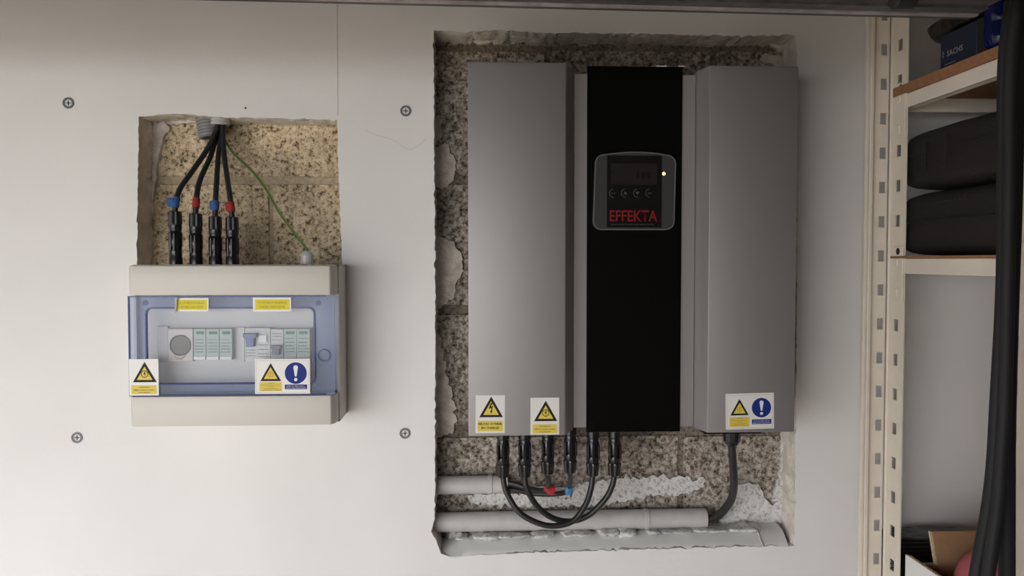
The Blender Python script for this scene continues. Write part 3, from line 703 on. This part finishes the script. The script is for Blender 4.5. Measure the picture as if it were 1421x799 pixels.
# clear door: tinted frame, blue moulded ridge, clear window
d0, d1 = ex0 - 0.0018, ex1 + 0.0045
w0, w1 = e(203, 480).x, e(436, 480).x; wz1, wz0 = e(320, 427.5).z, e(320, 532).z
out = rrect(d0, z_ld, d1, z_ud, 0.001); mid = rrect(w0 - 0.0012, wz0 - 0.0012, w1 + 0.0012, wz1 + 0.0012, 0.008); inn = rrect(w0 + 0.0008, wz0 + 0.0008, w1 - 0.0008, wz1 - 0.0008, 0.0068); inn2 = rrect(w0 + 0.0065, wz0 + 0.0055, w1 - 0.0065, wz1 - 0.0045, 0.004)
door = obj('clear_door', frame_strip(NB(), out, mid, YE + 0.001, YE + 0.004), M['door_blue'], enc); door['label'] = 'clear bluish hinged door'
obj('moulded_ridge', frame_strip(NB(), mid, inn, YE - 0.0008, YE + 0.004), M['door_edge'], door)
obj('window_pane', prism(NB(), inn, YE + 0.0005, YE + 0.002), M['door_clear'], door)
bm = NB()
box(bm, (d0, YE + 0.0002, z_ud - 0.0016), (d1 - 0.012, YE + 0.0045, z_ud - 0.0002)); box(bm, (d0, YE + 0.0002, z_ld + 0.0002), (d1 - 0.012, YE + 0.0045, z_ld + 0.0016)); box(bm, (d0 - 0.0003, YE + 0.0002, z_ld), (d0 + 0.0008, YE + 0.0045, z_ud))
obj('door_edge', bm, M['door_edge'], door)
c = e(450, 493, YE)
obj('latch_ring', frame_strip(NB(), disc(c.x, c.z, 0.0085), disc(c.x, c.z, 0.0073), YE - 0.0006, YE + 0.002), M['door_edge'], door)
bm = NB(); box(bm, (c.x - 0.009, YE - 0.0012, c.z - 0.012), (c.x - 0.006, YE + 0.001, c.z - 0.009), 0.0006, 1); box(bm, (c.x - 0.009, YE - 0.0012, c.z + 0.009), (c.x - 0.006, YE + 0.001, c.z + 0.012), 0.0006, 1)
obj('latch_stop', bm, M['door_clear'], door)
for px, py in ((202, 420), (442, 420), (441, 535)):
    c = e(px, py, YE + 0.006); obj('screw_boss', lathe(NB(), c, (0, -1, 0), [(0, 0.0038), (0.0018, 0.0036)], 14), M['door_edge'], door)
# devices on the rail
YV = YI - 0.014
def dev(name, x0, y0, x1, y1, m, y=YV):
    a, b = P(x0, y1, y), P(x1, y0, y)
    return obj(name, bev(box(NB(), (a.x, y, a.z), (b.x, YI + 0.001, b.z)), 0.0006, 1), m, enc)
def onto(name, par, x0, y0, x1, y1, m, y=YV, dpt=0.0006):
    a, b = P(x0, y1, y), P(x1, y0, y)
    return obj(name, box(NB(), (a.x, y - dpt, a.z), (b.x, y + 0.0004, b.z)), m, par)
def trapezoid(name, par, x0, x1, y0, ym, y1, inset, m, y=YV, dpt=0.008):
    pts = [P(x0, y0, y), P(x1, y0, y), P(x1, ym, y), P(x1 - inset, ym + 2, y), P(x1 - inset, y1, y), P(x0 + inset, y1, y), P(x0 + inset, ym + 2, y), P(x0, ym, y)]
    return obj(name, bev(prism(NB(), [(p.x, p.z) for p in pts], y - dpt, y + 0.0005), 0.0007, 1, 50), m, par)
o = dev('blank_cover', 219, 452.5, 233, 502.5, M['socket'], YI - 0.006)
s = dev('socket_outlet', 233.5, 456, 267.5, 501.5, M['socket'])
c = P(250.3, 479, YV)
obj('socket_face', lathe(NB(), c, (0, -1, 0), [(0, 0.0142), (0.0012, 0.0142), (0.0015, 0.0132), (0.0002, 0.0125)], 32), M['socket_grey'], s)
a = P(247.5, 495, YV); bm = NB(); tube(bm, [P(242.5, 492, YV - 0.0006), P(243.5, 496, YV - 0.0006), P(251, 498, YV - 0.0006), P(258, 492, YV - 0.0006)], 0.0006, 6, 4); obj('earth_clip', bm, M['copper'], s)
onto('label_band', s, 234.5, 458.5, 266.5, 462, M['copper'], YV, 0.0001) if False else None
for k, (x0, x1) in enumerate(((269, 285.5), (286.5, 304), (305, 322))):
    mdl = dev('surge_arrester', x0, 456, x1, 499.5, M['mint'])
    onto('green_window', mdl, x0 + 3.5, 459.5, x1 - 2.5, 463.6, M['mgreen'])
    printing(mdl, x0 + 2, x1 - 2, [(470.5, 1.2), (475, 1.4), (479.5, 1.4), (483.5, 1.4), (487.5, 1.4)], seed=k)
    onto('white_foot', mdl, x0 + 0.5, 494.5, x1 - 0.5, 499, M['module_white'], YV, 0.0015)
o = dev('blank_cover', 324, 454, 339, 502, M['encl_dark'], YI - 0.005)
rcd = dev('differential_breaker', 340, 455, 375, 502.5, M['module'])
trapezoid('blue_lever', rcd, 339, 358, 462, 467, 480.5, 4, M['lever'])
onto('test_button', rcd, 359.8, 465, 370.5, 474.5, M['module_white'], YV, 0.003)
printing(rcd, 341, 356, [(485, 1.2), (489, 1.2), (493, 1.2)], seed=9); printing(rcd, 358, 373, [(478, 1.2), (484, 1.2), (490, 1.2), (494, 1.2)], seed=10)
brk = dev('circuit_breaker', 376, 456.5, 393, 502, M['module'])
trapezoid('slate_lever', brk, 376.5, 392, 478.5, 481.5, 491.5, 2.5, M['lever_grey'])
printing(brk, 377.5, 391.5, [(462, 1.3), (466, 1.3), (471, 1.0)], seed=11)
for k, (x0, x1) in enumerate(((394, 411.5), (412, 430))):
    mdl = dev('surge_arrester', x0, 456, x1, 499.5, M['mint'])
    onto('green_window', mdl, x0 + 3, 459.5, x1 - 3, 463.6, M['mgreen'])
    printing(mdl, x0 + 2, x1 - 2, [(469, 1.0), (474, 1.5), (479, 1.4), (483, 1.4), (487, 1.4)], seed=20 + k)
    onto('white_foot', mdl, x0 + 0.5, 493, x1 - 0.5, 499, M['module_white'], YV, 0.0015)
# stickers on the enclosure
YS = YE - 0.0009
sticker(enc, 'in', P(266.3, 422.8, YS), 0.0432, 0.0178, 0, 'left yellow label, its end curled')
sticker(enc, 'out', P(377.6, 422.5, YS), 0.0500, 0.0187, 0, 'right yellow label')
sticker(enc, 'direct', P(199.8, 523.3, YS), 0.0378, 0.0480, 0, 'narrow yellow triangle sticker')
sticker(enc, 'double', P(392.2, 522.0, YS), 0.0720, 0.0465, math.radians(0.2), 'wide yellow triangle and blue disc sticker')
c = P(426, 352, -0.035)
obj('cable_gland', lathe(NB(), (c.x, -0.035, ez1 + 0.0008), (0, 0, 1), [(0, 0.0095), (0.004, 0.0095), (0.0045, 0.0086), (0.013, 0.0086), (0.017, 0.0068), (0.0195, 0.0035)], 16), M['gland'], enc)
obj('red_washer', lathe(NB(), (c.x - 0.006, -0.046, ez1 + 0.0006), (1, 0, 0), [(0, 0.0014), (0.008, 0.0014)], 8), M['red'], enc)

# ------------------------------------------------------------------ cables in the smaller opening
YP = -0.035; zt2 = ez1 + 0.001
def lead(lab, px, ytop, mids, tape, tpx, flag):
    a = P(px, ytop, YP); end = Vector((a.x, YP, a.z))
    t = thing('solar_cable', lab, 'cable', (a.x, YP, zt2), 'marked cables in the smaller opening')
    pth = [P(x, y, d) for x, y, d in mids] + [end, end + Vector((0, 0, -0.012))]
    obj('sheath', tube(NB(), pth, 0.0037, 12, 8), M['cable'], t, smooth=True)
    L = a.z - zt2
    up = Vector((0, 0, -1))
    body = NB(); k = (L - 0.018)
    lathe(body, a + up * 0.0175, up, [(0, 0.0072), (0.001, 0.0085), (0.006, 0.0088), (0.0075, 0.0080), (0.011, 0.0080), (0.0125, 0.0092), (0.030, 0.0092), (0.032, 0.0084), (k - 0.010, 0.0084), (k - 0.008, 0.0090), (k, 0.0090)], 14)
    b = obj('plug_body', body, M['mc'], t, smooth=True, angle=40)
    obj('ribbed_nut', lathe(NB(), a, up, [(0, 0.0070), (0.001, 0.0086), (0.0165, 0.0092), (0.0185, 0.0086), (0.0186, 0.006)], 24, 0.07), M['mc'], b)
    l = NB()
    for s in (-0.0045, 0.0005):
        box(l, (a.x + s, YP - 0.0105, a.z - 0.055), (a.x + s + 0.0022, YP - 0.006, a.z - 0.030), 0.0007, 1)
    obj('latch', l, M['mc'], b)
    zc_ = P(tpx[0], tpx[1], YP).z
    seg = [q for q in smooth_path(pth, 24) if abs(q.z - zc_) < 0.0068]
    bm = tube(NB(), [seg[0], seg[len(seg) // 2], seg[-1]], 0.0049, 14, 3)
    if flag: blob(bm, seg[len(seg) // 2] + Vector((flag, -0.0035, 0)), (0.0045, 0.0016, 0.0062), 0.5, 0.001, 90, 4, 12, 8)
    obj('marker_tape', bm, M[tape + '_dull'], t)
lead('leftmost black cable in the smaller opening, blue tape above its plug', 243, 293, [(302, 160, 0.012), (301.5, 176, 0.012), (290, 203, 0.006), (268, 236, -0.010), (251, 260, -0.025), (244.5, 278, -0.033)], 'blue', (243.6, 281, 1.5), -0.0055)
lead('second black cable from left in the smaller opening, red tape above its plug', 271.5, 296, [(302, 160, 0.020), (302, 176, 0.020), (294, 212, 0.012), (279, 246, -0.015), (273.5, 268, -0.030)], 'red', (272.3, 281, 0.8), 0)
lead('third black cable from left in the smaller opening, blue tape above its plug', 298.5, 300, [(310, 160, 0.020), (309, 176, 0.020), (303.5, 212, 0.012), (301, 246, -0.015), (299.5, 270, -0.030)], 'blue', (298.6, 285, 0.6), -0.003)
lead('rightmost black cable in the smaller opening, red tape above its plug', 322, 301, [(310, 160, 0.012), (309, 178, 0.011), (311, 214, 0.002), (315.5, 248, -0.018), (319, 272, -0.031)], 'red', (321, 287, -1.4), -0.002)
ge = Vector((c.x, 0, 0)) if False else P(426, 346, -0.035)
gp = [P(306, 165, 0.016), P(307, 182, 0.016), P(322, 210, 0.014), P(350, 237, 0.004), P(371, 265, -0.010), P(388, 295, -0.022), P(410, 325, -0.032), ge, ge + Vector((0.001, 0, -0.010))]
t = thing('earth_wire', 'thin green and yellow earth wire running from the corrugated conduit to the breaker box', 'wire', ge)
s = obj('green_sheath', tube(NB(), gp, 0.0018, 10, 8), M['green'], t, smooth=True)
obj('yellow_stripe', tube(NB(), [p + Vector((0.0009, -0.0009, 0.0009)) for p in gp[:-1]], 0.00085, 8, 8), M['yellow_wire'], s, smooth=True)
def corrugated(lab, a, b, r, m):
    d = (b - a); L = d.length; n = max(4, int(L / 0.0042)); prof = []
    for i in range(n):
        u = i * L / n; st = L / n; prof += [(u, r * 0.86), (u + st * 0.2, r), (u + st * 0.6, r), (u + st * 0.8, r * 0.86)]
    prof += [(L, r * 0.9), (L, r * 0.72), (L - 0.012, r * 0.70)]
    t = thing('corrugated_conduit', lab, 'conduit', b)
    obj('ribbed_tube', lathe(NB(), a, d, prof, 22), m, t, smooth=True, angle=40)
    obj('dark_bore', lathe(NB(), b - d.normalized() * 0.0008, -d, [(0, r * 0.71), (0.002, r * 0.71)], 18), M['dark'], t)
corrugated('dark grey corrugated conduit at top of the smaller opening, behind the cables', P(284, 140, 0.036), P(292, 191, 0.033), 0.0165, M['corr'])
corrugated('short pale corrugated conduit end the black cables drop out of', P(306, 140, 0.016), P(306, 174, 0.016), 0.0135, M['corr_light'])

# ------------------------------------------------------------------ shelving unit on the right
YR = -0.060
xc = P(1238, 68, YR).x                         # plane of the side frame
yr1, yf0, yf1 = -0.1005, -0.303, -0.345
sh = thing('shelving_unit', 'cream slotted steel shelving unit with fibreboard shelves along the right side', 'shelving', (xc + 0.3, -0.2, FLOOR))
z_a, z_b = P(1229, 68, YR).z, P(1219, 776, YR).z; pitch = (z_a - z_b) / 15
ZS = [z_a - pitch * k for k in range(-9, 46) if FLOOR + 0.03 < z_a - pitch * k < 0.6]
def flange(bm, o, u, nrm, wd, s0, s1, hh, th=0.0018, z0=FLOOR, z1=0.64):
    u, nrm, o = Vector(u), Vector(nrm), Vector(o)
    def bx(a0, a1, za, zb_):
        p, q = o + u * a0, o + u * a1 + nrm * th
        box(bm, (min(p.x, q.x), min(p.y, q.y), za), (max(p.x, q.x), max(p.y, q.y), zb_))
    bx(0, s0, z0, z1); bx(s1, wd, z0, z1); prev = z0
    for z in sorted(ZS): bx(s0, s1, prev, z - hh); prev = z + hh
    bx(s0, s1, prev, z1)
def post(y_corner, sgn, xcorner, back_dir):
    bm = NB()
    flange(bm, (xcorner + back_dir * 0.0020, y_corner + 0.0030 * sgn, 0), (back_dir, 0, 0), (0, sgn, 0), 0.0250, 0.0028, 0.0120, 0.0080)
    flange(bm, (xcorner, y_corner, 0), (0, -sgn, 0), (0.0, 0, 0) if False else (1, 0, 0), 0.0405, 0.0150, 0.0270, 0.0080)
    lx = xcorner + back_dir * 0.027
    bm2 = NB()
    for k in (0, 1): box(bm2, (lx - 0.0042 - k * 0.0055, y_corner - 0.0032 + k * 0.0008, FLOOR), (lx + 0.0012 - k * 0.0055, y_corner + 0.005, 0.64), 0.0012, 2)
    box(bm2, (xcorner - 0.0016, y_corner - 0.003, FLOOR), (xcorner + 0.0012, y_corner + 0.001, 0.64), 0.0008, 1)
    return merge([bm, bm2])
obj('post', post(YR, 1, xc, -1), M['cream'], sh)
obj('post', post(yf1, -1, xc, 1), M['cream'], sh)
obj('post', post(YR, 1, xc + 0.78, -1), M['cream'], sh)
obj('post', post(yf1, -1, xc + 0.78, 1), M['cream'], sh)
xbm = xc + 0.0005
def level(zt, bt, hb=0.019):
    """shelf with its top of the beam at zt: side beam, rear beam, front beam, board"""
    bm = NB(); box(bm, (xbm, yf0 - 0.02, zt - hb), (xbm + 0.004, yr1 + 0.014, zt), 0.0008, 1); box(bm, (xbm + 0.001, yf0 - 0.02, zt - hb), (xbm + 0.014, yr1 + 0.014, zt - hb + 0.002))
    b = obj('side_beam', bm, M['cream'], sh)
    for y0, y1 in ((yr1 + 0.001, yr1 + 0.026), (yf1 + 0.006, yf0 - 0.008)):
        pl = NB(); box(pl, (xbm - 0.0028, y0, zt - 0.058), (xbm - 0.0006, y1, zt + 0.017), 0.0005, 1)
        box(pl, (xbm - 0.005, (y0 + y1) / 2 - 0.003, zt - 0.052), (xbm - 0.0026, (y0 + y1) / 2 + 0.003, zt - 0.040), 0.0010, 1); box(pl, (xbm - 0.005, (y0 + y1) / 2 - 0.003, zt - 0.010), (xbm - 0.0026, (y0 + y1) / 2 + 0.003, zt + 0.0), 0.0010, 1)
        br = obj('beam_bracket', pl, M['cream'], b)
    pl = obj('bolt_hole', lathe(NB(), (xbm - 0.0030, yr1 + 0.0125, zt + 0.010), (1, 0, 0), [(0, 0.0048), (0.001, 0.0048)], 14), M['dark'], b)
    for y in (YR - 0.012, yf1 + 0.004):
        obj('long_beam', box(NB(), (xc + 0.003, y, zt - hb), (xc + 0.777, y + 0.006, zt), 0.0006, 1), M['cream'], sh)
    obj('shelf_board', box(NB(), (xc - 0.0035, yf1 + 0.012, zt + 0.0003), (xc + 0.77, yr1 + 0.030, zt + bt)), M['mdf'], sh)
zU = P(1266, 122.5, CAM.y + 0.5794 * 0 + 1.044).z if False else None
def on_side(px, py, x=None):                   # point on a plane of constant x seen at a pixel
    d = RM @ Vector(((px - 710.5) / F, -(py - 399.5) / F, -1.0)); return CAM + d * (((xc if x is None else x) - CAM.x) / d.x)
zU = on_side(1300, 113.5).z; zL = on_side(1300, 358.5).z
level(zU, 0.0125); level(zL, 0.0035, 0.0205); rb = 0.054; zball = P(1390, 818, -0.20).z; zB = zball - rb - 0.0155; level(zB, 0.0125)
zl_top, zu_top, zb_top = zL + 0.0035, zU + 0.0125, zB + 0.0125

# bags on the middle shelf
def bag(lab, z0, z1, x0, y0, y1, seed, seam):
    t = thing('soft_bag', lab, 'bag', (x0 + 0.16, (y0 + y1) / 2, z0), 'dark soft bags on the middle shelf')
    cc = Vector((x0 + 0.17, (y0 + y1) / 2, (z0 + z1) / 2)); h = (0.17, (y1 - y0) / 2, (z1 - z0) / 2)
    b = obj('fabric_body', blob(NB(), cc, h, 0.27, 0.006, 9, seed, 48, 22), M['bag'], t, smooth=True, angle=180)
    zz = z0 + (z1 - z0) * seam; bm = NB(); pts = []
    for k in range(24):
        a = math.radians(90 + 180 * k / 23); f = lambda v, ex=0.27: math.copysign(abs(v) ** ex, v)
        q = Vector((h[0] * f(math.cos(a)), h[1] * f(math.sin(a)), zz - cc.z)); p = cc + q
        p += q.normalized() * (0.0004 + 0.006 * (noise.noise(p * 9 + Vector((seed, seed * 3.1, 0))) + 0.5 * noise.noise(p * 27 + Vector((seed, 0, 0)))))
        pts.append(p)
    obj('seam_piping', tube(NB(), pts, 0.0016, 6, 2), M['bag_trim'], t)
    return t, b
zmid = on_side(1300, 257).z; ztop = on_side(1300, 166).z
t1, b1 = bag('dark soft bag, lower of two stacked on the middle shelf', zl_top, zmid - 0.001, xc + 0.009, -0.325, -0.042, 1, 0.52)
bm = NB()
for k in range(8): box(bm, (xc + 0.0035, -0.165 - 0.008 * k, zl_top + 0.068), (xc + 0.0065, -0.170 - 0.008 * k, zl_top + 0.0692))
obj('stitching', bm, M['bag_mark'], t1)
t2, b2 = bag('dark soft bag, upper of two stacked on the middle shelf', zmid + 0.001, ztop, xc + 0.008, -0.330, -0.046, 5, 0.58)
bm = NB()
for y in (-0.135, -0.185): box(bm, (xc + 0.0010, y, zmid + 0.022), (xc + 0.006, y - 0.002, zmid + 0.062))
obj('worn_crease', bm, M['bag_mark'], t2)
# top shelf: dark blue carton, black film, blue bottle
cx0 = xc + 0.022
ycr = on_side(1305, 75, cx0).y; yce = on_side(1355, 70, cx0).y
t = thing('parts_carton', 'dark blue parts carton with white lettering on the top shelf', 'box', (cx0 + 0.06, ycr - 0.09, zu_top))
hC = 0.052
obj('carton_body', box(NB(), (cx0, yce, zu_top), (cx0 + 0.13, ycr, zu_top + hC), 0.0008, 1), M['sachs'], t)
obj('carton_end', box(NB(), (cx0 + 0.0005, -0.32, zu_top), (cx0 + 0.13, yce - 0.0005, zu_top + hC)), M['sachs_end'], t)
def side_text(s, yc, zc, wd, ht, x, sh_=0.0):
    bm = text_bm(s, 0, 0, wd, ht, 0, 0.01, 2)
    for v in bm.verts: v.co = Vector((x, yc - v.co.x, zc + v.co.z + 0 * sh_))
    return bm
tl, tr = on_side(1314.5, 76, cx0), on_side(1336.5, 64, cx0); zt_c = 0.5 * (tl.z + tr.z)
bm = side_text('SACHS', 0.5 * (tl.y + tr.y), zt_c, abs(tl.y - tr.y), 0.0072, cx0 - 0.0004)
lg = on_side(1309, 76, cx0)
bm2 = NB()
for s_ in (0, 1):
    for k in range(9):
        a0, a1 = math.radians(90 + 180 * s_ + 24 * k), math.radians(90 + 180 * s_ + 24 * (k + 1))
        if k > 7: continue
        cy, cz = lg.y - 0.0018 * (1 if s_ else -1), lg.z - 0.0012 * (1 if s_ else -1)
        bm2.faces.new([bm2.verts.new((cx0 - 0.0004, cy + r * math.cos(t_), cz + r * math.sin(t_))) for r, t_ in ((0.0030, a0), (0.0030, a1), (0.0020, a1), (0.0020, a0))])
box(bm2, (cx0 - 0.0004, ycr - 0.034, zt_c - 0.0135), (cx0 + 0.0001, ycr - 0.010, zt_c - 0.0130))
obj('lettering', merge([bm, bm2]), M['sachs_print'], t)
bm = NB(); blob(bm, (xc + 0.150, -0.195, zu_top + hC + 0.016), (0.128, 0.120, 0.015), 0.40, 0.010, 26, 8, 52, 20)
o = obj('plastic_bag', bm, M['film'], None, smooth=True, angle=180); tag(o, 'crumpled black plastic bag lying on the dark blue carton', 'bag')
bpt = on_side(1391, 58); 
bp = Vector((xc + 0.017, on_side(1391, 45, xc + 0.017).y, zu_top))
t = thing('blue_bottle', 'translucent blue plastic bottle standing at the front of the top shelf', 'bottle', bp)
prof = [(0, 0.006), (0.002, 0.012), (0.008, 0.0172), (0.016, 0.0185), (0.028, 0.0185), (0.030, 0.0175), (0.033, 0.0175), (0.035, 0.0185), (0.055, 0.0185), (0.066, 0.014), (0.072, 0.008), (0.085, 0.008)]
obj('bottle_body', lathe(NB(), bp, (0, 0, 1), prof, 24), M['bluep'], t, smooth=True)
obj('bottle_cap', lathe(NB(), bp + Vector((0, 0, 0.083)), (0, 0, 1), [(0, 0.0095), (0.012, 0.0095)], 16), M['sblue'], t)
# black hoses hanging by the front post
yh = -0.372
def hose(lab, pts, r):
    q = [P(x, y, d) for x, y, d in pts]
    o = obj('rubber_hose', tube(NB(), q, r, 14, 8), M['hose'], None, smooth=True); tag(o, lab, 'hose', 'black hoses hanging by the front post')
def hp(L, d): return [(x, y, yh + d) for x, y in L]
hose('black hose at left of the hanging bunch by the front post', hp([(1412, -40), (1402, 20), (1394, 100), (1393, 250), (1391.5, 400), (1383, 560), (1378.5, 640), (1371, 705), (1354, 799), (1344, 870), (1336, 1050)], 0), 0.0066)
hose('black hose in the middle of the hanging bunch by the front post', hp([(1419, -40), (1410, 20), (1402, 100), (1400, 300), (1397, 450), (1394, 560), (1389, 640), (1384, 705), (1371, 799), (1364, 870), (1356, 1050)], -0.0145), 0.0066)
hose('black hose at right of the hanging bunch, against the front post', hp([(1424, -40), (1416, 30), (1410, 150), (1406, 300), (1401, 450), (1397.5, 600), (1397, 700), (1397, 799), (1397, 1050)], 0.002), 0.0080)
# open carton with a ball on the bottom shelf
x0 = xc + 0.004; x1 = x0 + 0.26
def dpt(px, x): return CAM.y + x * F / (px - 655.0)
yb = on_side(1290.5, 738, x0 + 0.014).y; e0 = on_side(1256.5, 769, x0); zw = e0.z; yrr = e0.y; yfr = -0.335
t = thing('open_carton', 'open cardboard carton, white outside and brown inside, on the bottom shelf', 'box', (x0 + 0.13, (yb + yfr) / 2, zb_top))
def panel(name, bmx, m): return obj(name, bmx, m, t)
pw = panel('side_panel', box(NB(), (x0, yfr, zb_top), (x0 + 0.002, yrr, zw)), M['card_white'])
obj('inner_liner', box(NB(), (x0 + 0.002, yfr, zb_top), (x0 + 0.0045, yrr, zw)), M['card'], pw)
bm = NB()
for k in range(int((yrr - yfr) / 0.006)): box(bm, (x0 + 0.0002, yfr + 0.006 * k, zw), (x0 + 0.0042, yfr + 0.006 * k + 0.0035, zw + 0.0012))
obj('corrugated_edge', bm, M['card_edge'], pw)
panel('side_panel', box(NB(), (x1, yfr, zb_top), (x1 + 0.004, yrr, zw)), M['card'])
panel('rear_panel', box(NB(), (x0 + 0.0046, yb - 0.002, zb_top), (x1 - 0.0005, yb + 0.003, zw)), M['card'])
panel('front_panel', box(NB(), (x0 + 0.0046, yfr, zb_top), (x1 - 0.0005, yfr + 0.004, zw - 0.002)), M['card'])
panel('base_panel', box(NB(), (x0 + 0.0046, yfr + 0.004, zb_top), (x1 - 0.0005, yb - 0.002, zb_top + 0.003)), M['card'])
zf = on_side(1290.5, 736, x0 + 0.014).z; fl = x0 + 0.014
fp = panel('rear_flap', prism(NB(), [(fl, zf), (x1 - 0.02, zf), (x1 - 0.004, zw), (fl + 0.008, zw - 0.002)], yb - 0.004, yb), M['card'])
obj('corrugated_edge', prism(NB(), [(fl - 0.0025, zf), (fl + 0.0002, zf), (fl + 0.0082, zw), (fl + 0.0055, zw)], yb - 0.0042, yb), M['card_edge'], fp)
zc = zb_top + 0.003 + rb; bc = P(1390, 818, -0.20); bc.x = max(bc.x, x0 + rb + 0.006)
o = obj('pink_ball', blob(NB(), (bc.x, -0.20, zc), (rb, rb, rb), 1.0, 0.001, 10, 1, 32, 20), M['pink'], None, smooth=True, angle=180)
tag(o, 'pink plastic ball sitting in the open carton', 'ball')
t = thing('wrapped_box', 'dark film-wrapped box between the slotted post and the open carton', 'box', (xc + 0.06, -0.05, zb_top))
zt_ = CAM.z - (757 - 362.0) / F * 1.09
b = obj('box_body', blob(NB(), (xc + 0.078, -0.047, 0.5 * (zb_top + zt_)), (0.068, 0.028, 0.5 * (zt_ - zb_top)), 0.22, 0.003, 40, 3, 44, 24), M['film'], t, smooth=True, angle=180)
bm = NB(); rr = random.Random(8)
for k in range(14):
    z = zt_ - 0.004 - 0.006 * k; tube(bm, [(xc + 0.0, -0.0765 + rr.uniform(-0.001, 0.001), z), (xc + 0.05, -0.0768, z - 0.001), (xc + 0.12, -0.0765, z + rr.uniform(-0.003, 0.003))], 0.0006, 4, 2)
obj('film_fold', bm, M['bag_mark'], t)
